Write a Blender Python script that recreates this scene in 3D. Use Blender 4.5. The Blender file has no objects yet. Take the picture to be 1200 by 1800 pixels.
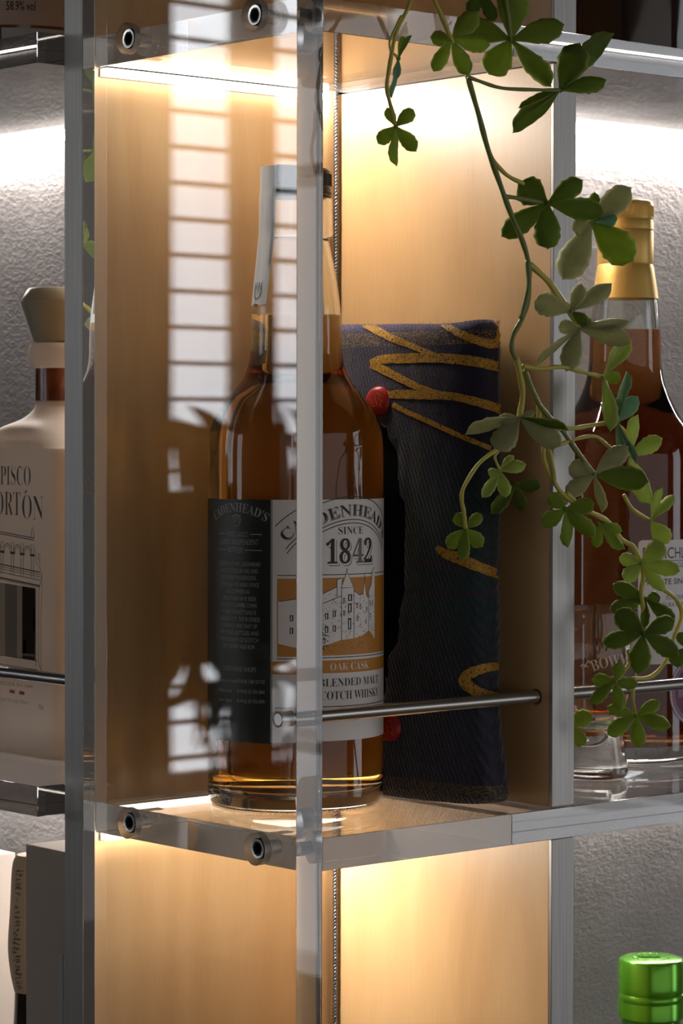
import bpy, bmesh, math, random
from mathutils import Vector, Matrix
from mathutils.bvhtree import BVHTree

random.seed(7)
sc = bpy.context.scene
COL = sc.collection
PI = math.pi
S = 0.001                                   # every number below is in millimetres

# ------------------------------------------------------------------ camera
CAM = Vector((-760.908, -910.735, 180.229))
YAW, PITCH, ROLL, FPX, SX, SY = 0.8576, -0.0193, 0.0014, 4701.14, 1.904, -42.415
_F = Vector((math.cos(YAW)*math.cos(PITCH), math.sin(YAW)*math.cos(PITCH), math.sin(PITCH)))
_R0 = Vector((math.sin(YAW), -math.cos(YAW), 0)); _U0 = _R0.cross(_F)
_R = _R0*math.cos(ROLL) + _U0*math.sin(ROLL)
_U = -_R0*math.sin(ROLL) + _U0*math.cos(ROLL)
cd = bpy.data.cameras.new('camera'); cam = bpy.data.objects.new('camera', cd); COL.objects.link(cam)
m4 = Matrix((_R, _U, -_F)).transposed().to_4x4(); m4.translation = CAM*S
cam.matrix_world = m4
cd.sensor_fit = 'VERTICAL'; cd.sensor_height = 36.0; cd.sensor_width = 24.0
cd.lens = FPX/1800*36
cd.shift_x = -SX/1800; cd.shift_y = SY/1800
cd.clip_start = 0.05; cd.clip_end = 60
cd.dof.use_dof = True; cd.dof.focus_distance = 1.29; cd.dof.aperture_fstop = 24
sc.camera = cam

# ------------------------------------------------------------------ light, exposure
world = bpy.data.worlds.new('world'); sc.world = world; world.use_nodes = True
bg = world.node_tree.nodes['Background']; bg.inputs[0].default_value = (1.0, 0.96, 0.92, 1); bg.inputs[1].default_value = 0.52
DAYLIGHT, DAYLIGHT_RIGHT, FILL_LEFT = 4.0, 1.85, 1.7
LED_CUBBY, LED_SIDE, LED_LOW = 152.0, 195.0, 90.0
LED_COLOR = (1.0, 0.94, 0.85, 1); LED_SIDE_COLOR = (1.0, 0.91, 0.84, 1)
vs = sc.view_settings
vs.view_transform = 'Standard'; vs.look = 'None'; vs.gamma = 1; vs.exposure = 0.32
vs.use_curve_mapping = False
cy = sc.cycles
cy.max_bounces = 28; cy.transmission_bounces = 24; cy.glossy_bounces = 12; cy.diffuse_bounces = 5
cy.transparent_max_bounces = 12; cy.sample_clamp_indirect = 4.0; cy.sample_clamp_direct = 0
cy.caustics_reflective = True; cy.caustics_refractive = True; cy.blur_glossy = 0.4
cy.use_denoising = True

# ------------------------------------------------------------------ dimensions (mm)
T = 15.3                 # acrylic thickness
XI = T + 148.0           # inner face of the right divider
XO = XI + T              # its outer face
D = 163.5                # depth of the cubby
DO = D + T               # far face of the back divider
ZT = 360.8               # underside of the upper shelf
TS = 15.0
ZU = ZT + TS             # top of the upper shelf
YB = 193.0               # plaster wall behind the right-hand bay
XB = XI + 16             # plaster wall behind the left-hand bay

# ------------------------------------------------------------------ materials
def new_mat(name):
    m = bpy.data.materials.new(name); m.use_nodes = True
    nt = m.node_tree; b = nt.nodes['Principled BSDF']
    return m, nt, b
def simple(name, col, rough=0.5, metal=0.0, trans=0.0, ior=1.45, emit=None, es=0, spec=0.5, coat=0.0):
    m, nt, b = new_mat(name)
    b.inputs['Base Color'].default_value = (*col, 1); b.inputs['Roughness'].default_value = rough
    b.inputs['Metallic'].default_value = metal; b.inputs['Transmission Weight'].default_value = trans
    b.inputs['IOR'].default_value = ior; b.inputs['Specular IOR Level'].default_value = spec
    b.inputs['Coat Weight'].default_value = coat
    if emit:
        b.inputs['Emission Color'].default_value = emit; b.inputs['Emission Strength'].default_value = es
    return m
def node(nt, t, **kw):
    n = nt.nodes.new(t)
    for k, v in kw.items():
        if k in n.inputs.keys(): n.inputs[k].default_value = v
        else: setattr(n, k, v)
    return n
def coords(nt, scale=(1, 1, 1), which='Object'):
    tc = node(nt, 'ShaderNodeTexCoord'); mp = node(nt, 'ShaderNodeMapping'); mp.inputs['Scale'].default_value = scale
    nt.links.new(tc.outputs[which], mp.inputs['Vector']); return mp.outputs['Vector']
def ramp(nt, fac, stops):
    r = node(nt, 'ShaderNodeValToRGB'); e = r.color_ramp.elements
    while len(e) > 1: e.remove(e[-1])
    e[0].position = stops[0][0]; e[0].color = (*stops[0][1], 1)
    for p, c in stops[1:]:
        q = e.new(p); q.color = (*c, 1)
    nt.links.new(fac, r.inputs['Fac']); return r.outputs['Color']
def noise(nt, vec, scale, detail=4, rough=0.55, dist=0.0):
    n = node(nt, 'ShaderNodeTexNoise'); n.inputs['Scale'].default_value = scale; n.inputs['Detail'].default_value = detail
    n.inputs['Roughness'].default_value = rough; n.inputs['Distortion'].default_value = dist
    nt.links.new(vec, n.inputs['Vector']); return n.outputs['Fac']
def bump(nt, b, h, strength, dist=0.001):
    n = node(nt, 'ShaderNodeBump'); n.inputs['Strength'].default_value = strength; n.inputs['Distance'].default_value = dist
    nt.links.new(h, n.inputs['Height']); nt.links.new(n.outputs['Normal'], b.inputs['Normal']); return n

def wood_mat():
    m, nt, b = new_mat('birch_veneer')
    v = coords(nt, (60, 60, 2.2)); fine = noise(nt, v, 22, 6, 0.6)
    v2 = coords(nt, (5, 5, 1.1)); fig = noise(nt, v2, 3.0, 3, 0.5, 1.2)
    w = node(nt, 'ShaderNodeTexWave', wave_type='BANDS', bands_direction='X'); w.inputs['Scale'].default_value = 5.0
    w.inputs['Distortion'].default_value = 6.0; w.inputs['Detail'].default_value = 2.0
    nt.links.new(coords(nt, (3, 3, 0.9)), w.inputs['Vector'])
    mx = node(nt, 'ShaderNodeMath', operation='MULTIPLY_ADD'); nt.links.new(fine, mx.inputs[0]); mx.inputs[1].default_value = 0.34
    nt.links.new(fig, mx.inputs[2])
    mx2 = node(nt, 'ShaderNodeMath', operation='MULTIPLY_ADD'); nt.links.new(w.outputs['Fac'], mx2.inputs[0]); mx2.inputs[1].default_value = 0.10
    nt.links.new(mx.outputs[0], mx2.inputs[2])
    c = ramp(nt, mx2.outputs[0], [(0.35, (0.52, 0.285, 0.115)), (0.65, (0.62, 0.37, 0.165)), (0.95, (0.70, 0.45, 0.22))])
    nt.links.new(c, b.inputs['Base Color']); b.inputs['Roughness'].default_value = 0.36
    b.inputs['Specular IOR Level'].default_value = 0.5; b.inputs['Coat Weight'].default_value = 0.6; b.inputs['Coat Roughness'].default_value = 0.42
    bump(nt, b, fine, 0.08, 0.0004)
    return m
WOOD = wood_mat()
def brushed(name, col, rough=0.38, axis='Z'):
    m, nt, b = new_mat(name)
    s = {'Z': (900, 900, 12), 'X': (12, 900, 900), 'Y': (900, 12, 900)}[axis]
    f = noise(nt, coords(nt, s), 1.0, 3, 0.6)
    c = ramp(nt, f, [(0.3, tuple(x*0.85 for x in col)), (0.7, tuple(min(1, x*1.1) for x in col))])
    nt.links.new(c, b.inputs['Base Color']); b.inputs['Metallic'].default_value = 1.0; b.inputs['Roughness'].default_value = rough
    bump(nt, b, f, 0.05, 0.0003); return m
STEEL_EDGE = brushed('brushed_aluminium_edge', (0.29, 0.275, 0.26), 0.42, 'Z')
STEEL_ROD = brushed('satin_steel', (0.62, 0.61, 0.60), 0.24, 'X')
ACRYLIC = simple('clear_acrylic', (0.985, 0.985, 0.98), 0.0, 0, 1.0, 1.49)
FROST = simple('drilled_acrylic', (0.97, 0.96, 0.94), 0.55, 0, 1.0, 1.49)
def plaster():
    m, nt, b = new_mat('grey_plaster')
    v = coords(nt, (1, 1, 1)); n1 = noise(nt, coords(nt, (190, 190, 330)), 1.0, 6, 0.62, 0.5); n2 = noise(nt, v, 26, 3, 0.5)
    c = ramp(nt, n2, [(0.3, (0.265, 0.252, 0.252)), (0.7, (0.335, 0.322, 0.322))])
    nt.links.new(c, b.inputs['Base Color']); b.inputs['Roughness'].default_value = 0.72
    bump(nt, b, n1, 0.55, 0.0022); return m
PLASTER = plaster()
BLACK_STEEL = simple('black_oxide_steel', (0.022, 0.021, 0.022), 0.45, 0.3)
BRIGHT_RIM = simple('bright_screw_rim', (0.75, 0.74, 0.72), 0.25, 1.0)
ROOM = simple('room_paint', (0.16, 0.135, 0.12), 0.8)
LED_A = simple('led_diffuser_cubby', (0.9, 0.9, 0.9), 0.5, emit=LED_COLOR, es=LED_CUBBY)
LED_A2 = simple('led_diffuser_lower_cubby', (0.9, 0.9, 0.9), 0.5, emit=LED_COLOR, es=LED_CUBBY*1.25)
LED_B = simple('led_diffuser_side', (0.9, 0.9, 0.9), 0.5, emit=LED_SIDE_COLOR, es=LED_SIDE)
LED_C = simple('led_diffuser_low', (0.9, 0.9, 0.9), 0.5, emit=LED_SIDE_COLOR, es=LED_LOW)
DAY = simple('daylight_pane', (0.9, 0.9, 0.9), 0.6, emit=(0.90, 0.94, 1.0, 1), es=DAYLIGHT)
DAY_R = simple('daylight_pane_right', (0.9, 0.9, 0.9), 0.6, emit=(0.90, 0.94, 1.0, 1), es=DAYLIGHT_RIGHT)
FRAME_WOOD = simple('dark_window_wood', (0.06, 0.045, 0.035), 0.5)
BOTTLE_GLASS = simple('bottle_glass', (0.965, 0.985, 0.965), 0.0, 0, 1.0, 1.5)
def liquid(name, col, dens):
    """the surface between glass and spirit (index 1.36 / 1.5), absorbing inside"""
    m = bpy.data.materials.new(name); m.use_nodes = True; nt = m.node_tree
    nt.nodes.remove(nt.nodes['Principled BSDF'])
    g = node(nt, 'ShaderNodeBsdfGlass'); g.inputs['Color'].default_value = (1, 1, 1, 1); g.inputs['Roughness'].default_value = 0; g.inputs['IOR'].default_value = 1.36/1.5
    nt.links.new(g.outputs[0], nt.nodes['Material Output'].inputs['Surface'])
    a = node(nt, 'ShaderNodeVolumeAbsorption'); a.inputs['Color'].default_value = (*col, 1); a.inputs['Density'].default_value = dens
    nt.links.new(a.outputs[0], nt.nodes['Material Output'].inputs['Volume']); return m
WHISKY = liquid('amber_whisky', (0.87, 0.67, 0.10), 50.0)
WHISKY_DARK = liquid('dark_amber_whisky', (0.80, 0.50, 0.08), 100.0)
PAPER = simple('ivory_label_paper', (0.86, 0.80, 0.77), 0.55)
PAPER_W = simple('white_label_paper', (0.76, 0.76, 0.78), 0.55)
INK = simple('black_ink', (0.012, 0.011, 0.012), 0.5)
INK_G = simple('grey_green_ink', (0.11, 0.125, 0.11), 0.5)
ORANGE = simple('orange_print', (0.56, 0.23, 0.03), 0.55)
DARK_LABEL = simple('black_label_paper', (0.022, 0.026, 0.022), 0.42)
LABEL_TYPE = simple('pale_grey_type', (0.46, 0.45, 0.43), 0.5)
CAP_BLACK = simple('black_ribbed_plastic', (0.018, 0.016, 0.016), 0.35)
GOLD = simple('gold_foil', (0.66, 0.43, 0.12), 0.45, 0.6)
RED_BTN = simple('red_enamel', (0.40, 0.018, 0.014), 0.35)

# ------------------------------------------------------------------ scene helpers
def finish(bm, name, mats, parent=None, smooth=False, bevel=0, seg=2, recalc=True):
    if recalc: bmesh.ops.recalc_face_normals(bm, faces=bm.faces)
    me = bpy.data.meshes.new(name)
    for v in bm.verts: v.co *= S
    bm.to_mesh(me); bm.free()
    if not isinstance(mats, (list, tuple)): mats = [mats]
    for m in mats: me.materials.append(m)
    o = bpy.data.objects.new(name, me); COL.objects.link(o)
    if smooth:
        for p in me.polygons: p.use_smooth = True
        if smooth != 'all':
            me.set_sharp_from_angle(angle=math.radians(smooth if isinstance(smooth, (int, float)) and smooth is not True else 35))
    if bevel:
        md = o.modifiers.new('bevel', 'BEVEL'); md.width = bevel*S; md.segments = seg; md.limit_method = 'ANGLE'
    if parent is not None:
        o.parent = parent
        o.matrix_parent_inverse = Matrix.Translation(-parent.location) if parent.type == 'EMPTY' else Matrix()
    return o
def tag(o, label=None, cat=None, group=None, kind=None):
    if label: o['label'] = label
    if cat: o['category'] = cat
    if group: o['group'] = group
    if kind: o['kind'] = kind
    return o
def empty(name, loc, label, cat, group=None):
    o = bpy.data.objects.new(name, None); COL.objects.link(o); o.empty_display_size = 0.01
    o.location = Vector(loc)*S
    return tag(o, label, cat, group)
def box(bm, x0, x1, y0, y1, z0, z1, mi=0):
    v = [bm.verts.new((x, y, z)) for x in (x0, x1) for y in (y0, y1) for z in (z0, z1)]
    for q in ((0, 1, 3, 2), (4, 6, 7, 5), (0, 4, 5, 1), (2, 3, 7, 6), (0, 2, 6, 4), (1, 5, 7, 3)):
        f = bm.faces.new([v[i] for i in q]); f.material_index = mi
    return v
def box_obj(name, dims, mat, parent=None, bevel=0):
    bm = bmesh.new(); box(bm, *dims); return finish(bm, name, mat, parent, bevel=bevel)
def structure(o): o['kind'] = 'structure'; return o
def lathe(bm, prof, cx=0, cy=0, z0=0, seg=64, mi=0, closed=False):
    """prof: list of (r, z); r = 0 makes a pole"""
    rings = []
    for r, z in prof:
        if r <= 1e-6: rings.append([bm.verts.new((cx, cy, z0+z))])
        else: rings.append([bm.verts.new((cx+r*math.cos(2*PI*i/seg), cy+r*math.sin(2*PI*i/seg), z0+z)) for i in range(seg)])
    pairs = list(zip(rings[:-1], rings[1:]))
    if closed: pairs.append((rings[-1], rings[0]))
    for a, b in pairs:
        for i in range(seg):
            j = (i+1) % seg
            if len(a) == 1 and len(b) == 1: continue
            if len(a) == 1: f = bm.faces.new((a[0], b[i], b[j]))
            elif len(b) == 1: f = bm.faces.new((a[i], b[0], a[j]))
            else: f = bm.faces.new((a[i], b[i], b[j], a[j]))
            f.material_index = mi
def smooth_prof(pts, n=6):
    """Catmull-Rom through (r, z) points"""
    out = []
    for i in range(len(pts)-1):
        p0 = pts[max(i-1, 0)]; p1 = pts[i]; p2 = pts[i+1]; p3 = pts[min(i+2, len(pts)-1)]
        for k in range(n):
            t = k/n
            out.append(tuple(0.5*((2*p1[a]) + (-p0[a]+p2[a])*t + (2*p0[a]-5*p1[a]+4*p2[a]-p3[a])*t*t + (-p0[a]+3*p1[a]-3*p2[a]+p3[a])*t**3) for a in range(len(p1))))
    out.append(tuple(pts[-1])); return out
def tube(bm, pts, rad, seg=8, mi=0, cap=True):
    pts = [Vector(p) for p in pts]
    n = len(pts); rad = rad if isinstance(rad, (list, tuple)) else [rad]*n
    up = Vector((0.31, 0.17, 0.93)).normalized(); rings = []
    for i, p in enumerate(pts):
        t = (pts[min(i+1, n-1)]-pts[max(i-1, 0)]).normalized()
        a = t.cross(up)
        if a.length < 1e-3: a = t.cross(Vector((1, 0, 0)))
        a.normalize(); b = t.cross(a); up = -b if (-b).dot(up) > 0 else b
        a = t.cross(up).normalized(); b = t.cross(a)
        rings.append([bm.verts.new(p + (a*math.cos(2*PI*k/seg)+b*math.sin(2*PI*k/seg))*rad[i]) for k in range(seg)])
    for r0, r1 in zip(rings[:-1], rings[1:]):
        for k in range(seg):
            f = bm.faces.new((r0[k], r1[k], r1[(k+1) % seg], r0[(k+1) % seg])); f.material_index = mi
    if cap:
        for r in (rings[0], rings[-1]):
            f = bm.faces.new(r); f.material_index = mi
def cyl(bm, p0, p1, r, seg=32, mi=0):
    tube(bm, [p0, p1], r, seg, mi)
def boolean(o, cutters):
    """cut the meshes in cutters out of o and keep the cutters' own material on the cut faces"""
    for c in cutters:
        md = o.modifiers.new('cut', 'BOOLEAN'); md.operation = 'DIFFERENCE'; md.solver = 'EXACT'; md.object = c
        md.material_mode = 'TRANSFER'
    dg = bpy.context.evaluated_depsgraph_get(); me = bpy.data.meshes.new_from_object(o.evaluated_get(dg))
    o.modifiers.clear(); old = o.data; o.data = me; me.name = old.name
    for c in cutters:
        d = c.data; bpy.data.objects.remove(c); bpy.data.meshes.remove(d)
    return o

# ray from the photograph's pixel frame into the place (for things traced off the photograph)
def ray(px, py):
    return (_F + _R*((px-600-SX)/FPX) - _U*((py-900-SY)/FPX))
def on_plane(px, py, axis, val):
    r = ray(px, py); return CAM + r*((val-CAM[axis])/r[axis])
def depth_at(p): return (Vector(p)-CAM).dot(_F)

# ------------------------------------------------------------------ flat prints (type, lines, fills) laid on a surface
class Print:
    """2-D shapes in mm (u, v) that are wrapped on a surface by a mapping (u, v, lift) -> point"""
    def __init__(self, mapping, step=2.0): self.bm = bmesh.new(); self.map = mapping; self.step = step
    def _add(self, b2, mi, lift):
        geom = b2.verts[:]+b2.edges[:]+b2.faces[:]
        if self.step:
            us = [v.co.x for v in b2.verts]
            if us:
                k = math.floor(min(us)/self.step)+1
                while k*self.step < max(us):
                    g = b2.verts[:]+b2.edges[:]+b2.faces[:]
                    bmesh.ops.bisect_plane(b2, geom=g, plane_co=(k*self.step, 0, 0), plane_no=(1, 0, 0), dist=1e-6); k += 1
        vm = {}
        for f in b2.faces:
            vs_ = []
            for v in f.verts:
                if v.index not in vm or True:
                    key = v
                    if key not in vm: vm[key] = self.bm.verts.new(self.map(v.co.x, v.co.y, lift))
                    vs_.append(vm[key])
            try:
                nf = self.bm.faces.new(vs_); nf.material_index = mi
            except ValueError: pass
        b2.free()
    def poly(self, pts, mi=0, lift=0.06):
        b2 = bmesh.new(); vs_ = [b2.verts.new((x, y, 0)) for x, y in pts]; f = b2.faces.new(vs_)
        bmesh.ops.triangulate(b2, faces=[f]); self._add(b2, mi, lift)
    def rect(self, u0, u1, v0, v1, mi=0, lift=0.06):
        b2 = bmesh.new(); n = 1
        vs_ = [b2.verts.new(p) for p in ((u0, v0, 0), (u1, v0, 0), (u1, v1, 0), (u0, v1, 0))]; b2.faces.new(vs_); self._add(b2, mi, lift)
    def stroke(self, pts, w, mi=0, lift=0.10):
        pts = [Vector((x, y)) for x, y in pts]; b2 = bmesh.new(); L = []; n = len(pts)
        ww = w if isinstance(w, (list, tuple)) else [w]*n
        for i, p in enumerate(pts):
            t = (pts[min(i+1, n-1)]-pts[max(i-1, 0)]).normalized(); nn = Vector((-t.y, t.x))*ww[i]/2
            L.append((b2.verts.new((*(p+nn), 0)), b2.verts.new((*(p-nn), 0))))
        for a, b in zip(L[:-1], L[1:]): b2.faces.new((a[0], a[1], b[1], b[0]))
        self._add(b2, mi, lift)
    def text(self, s, u, v, h, mi=0, lift=0.12, width=None, thin=0.0, arch=None, shear=0.0, align='CENTER', spacing=1.0):
        """h: cap height in mm; width: squeeze the line to this width; arch: (radius, cx, cy) bends it on a circle"""
        c = bpy.data.curves.new('type', 'FONT'); c.body = s; c.size = 1.0; c.offset = thin; c.resolution_u = 3
        c.align_x = 'CENTER' if align == 'CENTER' else align; c.space_character = spacing
        o = bpy.data.objects.new('type', c); COL.objects.link(o)
        dg = bpy.context.evaluated_depsgraph_get(); dg.update()
        me = bpy.data.meshes.new_from_object(o.evaluated_get(dg))
        b2 = bmesh.new(); b2.from_mesh(me)
        bpy.data.objects.remove(o); bpy.data.curves.remove(c); bpy.data.meshes.remove(me)
        if not b2.verts: b2.free(); return
        k = h/0.70
        xs = [x.co.x for x in b2.verts]; w0 = max(xs)-min(xs); kx = width/w0 if width else k
        mid = (max(xs)+min(xs))/2 if align == 'CENTER' else (min(xs) if align == 'LEFT' else max(xs))
        for x in b2.verts:
            px_, py_ = (x.co.x-mid)*kx, x.co.y*k
            px_ += py_*shear
            if arch:
                R_ = arch; a = px_/R_; px_, py_ = (R_+py_)*math.sin(a), (R_+py_)*math.cos(a)-R_
            x.co = (u+px_, v+py_, 0)
        self._add(b2, mi, lift)
    def done(self, name, mats, parent): return finish(self.bm, name, mats, parent, recalc=False)
def serif(s):
    o = ''
    for ch in s:
        if 'A' <= ch <= 'Z': o += chr(0x1D400+ord(ch)-65)
        elif 'a' <= ch <= 'z': o += chr(0x1D41A+ord(ch)-97)
        elif '0' <= ch <= '9': o += chr(0x1D7CE+ord(ch)-48)
        else: o += ch
    return o
FACING = math.atan2(-_F.y, -_F.x)            # direction from a bottle towards the viewer, as an angle about z
def wrap(cx, cy, r, a0, z0):
    """u runs to the right as seen from outside, centred on the angle a0"""
    def f(u, v, lift):
        a = a0 + u/r
        return ((cx+(r+lift)*math.cos(a)), (cy+(r+lift)*math.sin(a)), z0+v)
    return f

# ================================================================== THE SETTING
wb = structure(box_obj('wall_back', (XB, 2700, YB, YB+120, -1250, 1350), PLASTER))
ws = structure(box_obj('wall_side', (XB, XB+120, YB+120, 3600, -1250, 1350), PLASTER))
box_obj('corner', (XB, XB+60, YB+0.02, YB+120, -1250, 1350), PLASTER, ws) if XB < XO else None
structure(box_obj('floor', (-4800, 2700, -5200, 3600, -1300, -1250), simple('dark_floor', (0.10, 0.075, 0.055), 0.4)))
structure(box_obj('ceiling', (-4800, 2700, -5200, 3600, 1350, 1400), ROOM))
# the far wall on the left holds a latticed paper window that mirrors in the acrylic side panel
WY = 3600.0
def lattice_window(name, cols, z0, z1, pitch, axis, at, bars, depth=40, pane=None, rail=None):
    """a window along x (axis 'x', plane y = at) or along y (axis 'y', plane x = at); cols are the lit strips"""
    def bx(bm, a0, a1, d0, d1, za, zb, mi):
        if axis == 'x': box(bm, a0, a1, at+d0, at+d1, za, zb, mi)
        else: box(bm, at+d0, at+d1, a0, a1, za, zb, mi)
    lo = min(c[0] for c in cols)-130; hi = max(c[1] for c in cols)+130
    bm = bmesh.new()
    edges = [lo]+[e for c in cols for e in c]+[hi]
    for k in range(0, len(edges), 2): bx(bm, edges[k], edges[k+1], -depth, 0, z0, z1, 0)
    bx(bm, lo, hi, -depth, 0, z1, z1+90, 0); bx(bm, lo, hi, -depth, 0, z0-90, z0, 0)
    if rail: bx(bm, lo, hi, -depth, 0, rail[0], rail[1], 0)
    fr = structure(finish(bm, name, FRAME_WOOD))
    bm = bmesh.new()
    for a0, a1 in cols: bx(bm, a0, a1, -8, -2, z0, z1, 0)
    finish(bm, 'pane', pane or DAY, fr)
    bm = bmesh.new()
    for a0, a1 in cols:
        z = z0+pitch*0.4
        while z < z1:
            bx(bm, a0, a1, -30, -12, z-bars/2, z+bars/2, 0); z += pitch
    finish(bm, 'lattice', FRAME_WOOD, fr)
    return fr
def mirror_x(px, py):
    """where the line of sight through a pixel lands on the plane y = WY after mirroring in the panel's outer face (x = 0)"""
    p = on_plane(px, py, 0, 0.0); r = ray(px, py); r.x = -r.x
    return p + r*((WY-p.y)/r.y)
c1 = (mirror_x(390, 500).x, mirror_x(278, 500).x); c2 = (mirror_x(566, 500).x, mirror_x(463, 500).x)
dx = c2[0]-c1[0]
cols = sorted([tuple(sorted((c1[0]+k*dx, c1[1]+k*dx))) for k in range(0, 7)])  # strips past the mirrored pair are added to light the left side
zb = mirror_x(334, 862).z; za = mirror_x(334, 262).z; pit = (mirror_x(334, 262).z-mirror_x(334, 702).z)/7
zr = mirror_x(334, 1165).z; zlow = mirror_x(334, 1335).z
z0w = za-pit*round((za-zlow)/pit)-pit*0.4
lattice_window('window_1', cols, z0w, za+pit*6.0, pit, 'x', WY, 9, rail=(zr, zb))
structure(box_obj('wall_left', (-4800, XB, WY, WY+60, -1250, 1350), ROOM))
# an unseen window, added at the far left to brighten the side-facing shelves
lattice_window('added_fill_window', [(1900, 2700)], -500, 1000, 500, 'y', -4640, 22, pane=simple('added_fill_pane', (0.9, 0.9, 0.9), 0.6, emit=(0.92, 0.95, 1.0, 1), es=FILL_LEFT))
structure(box_obj('wall_far', (-4800, -4640-40, -5200, WY, -1250, 1350), ROOM))
# a plant by the window: its leaves show dark in the mirrored panes
def at_window(px, py, gap=160.0):
    p = on_plane(px, py, 0, 0.0); r = ray(px, py); r.x = -r.x
    return p + r*((WY-gap-p.y)/r.y)
PLANT_GREEN = simple('house_plant_green', (0.05, 0.085, 0.03), 0.5)
pr = at_window(440, 1150); wr_ = random.Random(14)
plant = empty('potted_plant', (pr.x, pr.y, pr.z), 'leafy green house plant by the latticed window, mirrored in the acrylic panel', 'plant')
def blade(bm, a, b, w, sag):
    a, b = Vector(a), Vector(b); n = 12; ax = b-a; L = []
    side = Vector((1, 0, 0)).cross(Vector((0, 1, 0))).cross(ax).normalized() if ax.length else Vector((1, 0, 0))
    side = ax.normalized().cross(Vector((0, 1, 0)))
    for i in range(n+1):
        t = i/n; h = w*math.sin(PI*min(1, t*1.0)**0.8)**0.8*.5 if 0 < t < 1 else 1.0
        p = a+ax*t+Vector((0, -40*math.sin(PI*t), sag*math.sin(PI*t)))
        L.append((bm.verts.new(p+side*h), bm.verts.new(p+Vector((0, 6, 0))), bm.verts.new(p-side*h)))
    for p_, q_ in zip(L[:-1], L[1:]):
        for k in (0, 1): bm.faces.new((p_[k], q_[k], q_[k+1], p_[k+1]))
bm = bmesh.new()
for k in range(34):
    x0 = wr_.uniform(300, 620); y0 = wr_.uniform(840, 930)
    x1 = x0+wr_.uniform(-90, 110); y1 = wr_.uniform(690, 850)
    blade(bm, at_window(x0, y0), at_window(x1, y1), wr_.uniform(26, 62), wr_.uniform(-20, 60))
for k in range(30):
    x0 = wr_.uniform(290, 600); y0 = wr_.uniform(1120, 1180)
    x1 = x0+wr_.uniform(-90, 110); y1 = wr_.uniform(1190, 1340)
    blade(bm, at_window(x0, y0), at_window(x1, y1), wr_.uniform(24, 56), wr_.uniform(-10, 50))
fo = finish(bm, 'foliage', PLANT_GREEN, plant, smooth='all', recalc=False)
md = fo.modifiers.new('thickness', 'SOLIDIFY'); md.thickness = 0.0012
bm = bmesh.new(); pz = -1250
lathe(bm, [(0, 0), (150, 0), (190, 380), (180, 380), (170, 360), (0, 360)], pr.x, pr.y-60, pz, 40)
finish(bm, 'pot', simple('dark_glazed_pot', (0.05, 0.045, 0.04), 0.3), plant, smooth=40)
bm = bmesh.new()
for k in range(9): tube(bm, [(pr.x+wr_.uniform(-60, 60), pr.y-60, pz+355), (pr.x+(k-4)*45, pr.y-40, pz+900), (at_window(330+k*33, 1140).x, pr.y, at_window(330, 1140).z)], 9, 6)
finish(bm, 'stem', PLANT_GREEN, plant, smooth='all')
# daylight window on the right, opposite the open front of the case
WX = 2700.0
lattice_window('window_2', [(-3250, -1850)], -900, 1000, 1150, 'y', WX, 22, pane=DAY_R)
structure(box_obj('wall_right', (WX, WX+60, -5200, YB, -1250, 1350), ROOM))

# ================================================================== THE CASE
ZLO, ZHI = -376.0, 640.0
# clear side panel, drilled for four screws and the end of the rod
SCREWS = [(29.5, -7.0), (127.4, -6.0), (32.0, 370.5), (128.0, 370.5)]
pan = box_obj('acrylic_side_panel', (0, T, 0, D-0.4, ZLO, ZHI), [ACRYLIC, FROST])
cut = []
for y, z in SCREWS:
    bm = bmesh.new(); cyl(bm, (-5, y, z), (8.2, y, z), 7.4, 48); cyl_ob = finish(bm, 'cut', [ACRYLIC, FROST])
    for p in cyl_ob.data.polygons: p.material_index = 1
    cut.append(cyl_ob)
    bm = bmesh.new(); cyl(bm, (5, y, z), (T+5, y, z), 3.2, 32); c2_ = finish(bm, 'cut', [ACRYLIC, FROST])
    for p in c2_.data.polygons: p.material_index = 1
    cut.append(c2_)
ROD_Y, ROD_Z = 13.2, 53.2
bm = bmesh.new(); cyl(bm, (-5, ROD_Y, ROD_Z), (T+5, ROD_Y, ROD_Z), 3.45, 40); c3 = finish(bm, 'cut', [ACRYLIC, FROST])
for p in c3.data.polygons: p.material_index = 1
cut.append(c3)
boolean(pan, cut)
md = pan.modifiers.new('bevel', 'BEVEL'); md.width = 0.35*S; md.segments = 2; md.limit_method = 'ANGLE'; md.angle_limit = math.radians(60)
tag(pan, 'clear acrylic side panel closing the left of the lit display cubby', 'panel')

XJ = 134.0               # where the cubby's shelf meets the long right-hand one
def shelf(name, dims, label, holes=(), notch=None):
    if notch:                                 # clears the corner where the two boards meet
        x0, x1, y0, y1, z0, z1 = dims; nx, ny = notch
        bm = bmesh.new(); f = bm.faces.new([bm.verts.new((x, y, z0)) for x, y in ((x0, y0), (x1, y0), (x1, y1), (nx, y1), (nx, ny), (x0, ny))])
        e = bmesh.ops.extrude_face_region(bm, geom=[f]); bmesh.ops.translate(bm, vec=(0, 0, z1-z0), verts=[v for v in e['geom'] if isinstance(v, bmesh.types.BMVert)])
        o = finish(bm, name, [ACRYLIC, FROST])
    else: o = box_obj(name, dims, [ACRYLIC, FROST])
    cs = []
    for y, z in holes:
        bm = bmesh.new(); cyl(bm, (dims[0]-4, y, z), (dims[0]+13, y, z), 3.2, 32); c = finish(bm, 'cut', [ACRYLIC, FROST])
        for p in c.data.polygons: p.material_index = 1
        cs.append(c)
    if cs: boolean(o, cs)
    for p in o.data.polygons:                 # saw-cut, unpolished hidden edges: the joint and the rear
        if abs(p.center.x/S-XJ) < 0.5 or (holes and p.center.y/S > dims[3]-0.5): p.material_index = 1
    md = o.modifiers.new('bevel', 'BEVEL'); md.width = 0.3*S; md.segments = 2; md.limit_method = 'ANGLE'; md.angle_limit = math.radians(60)
    return tag(o, label, 'shelf', 'clear acrylic shelves')
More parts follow.
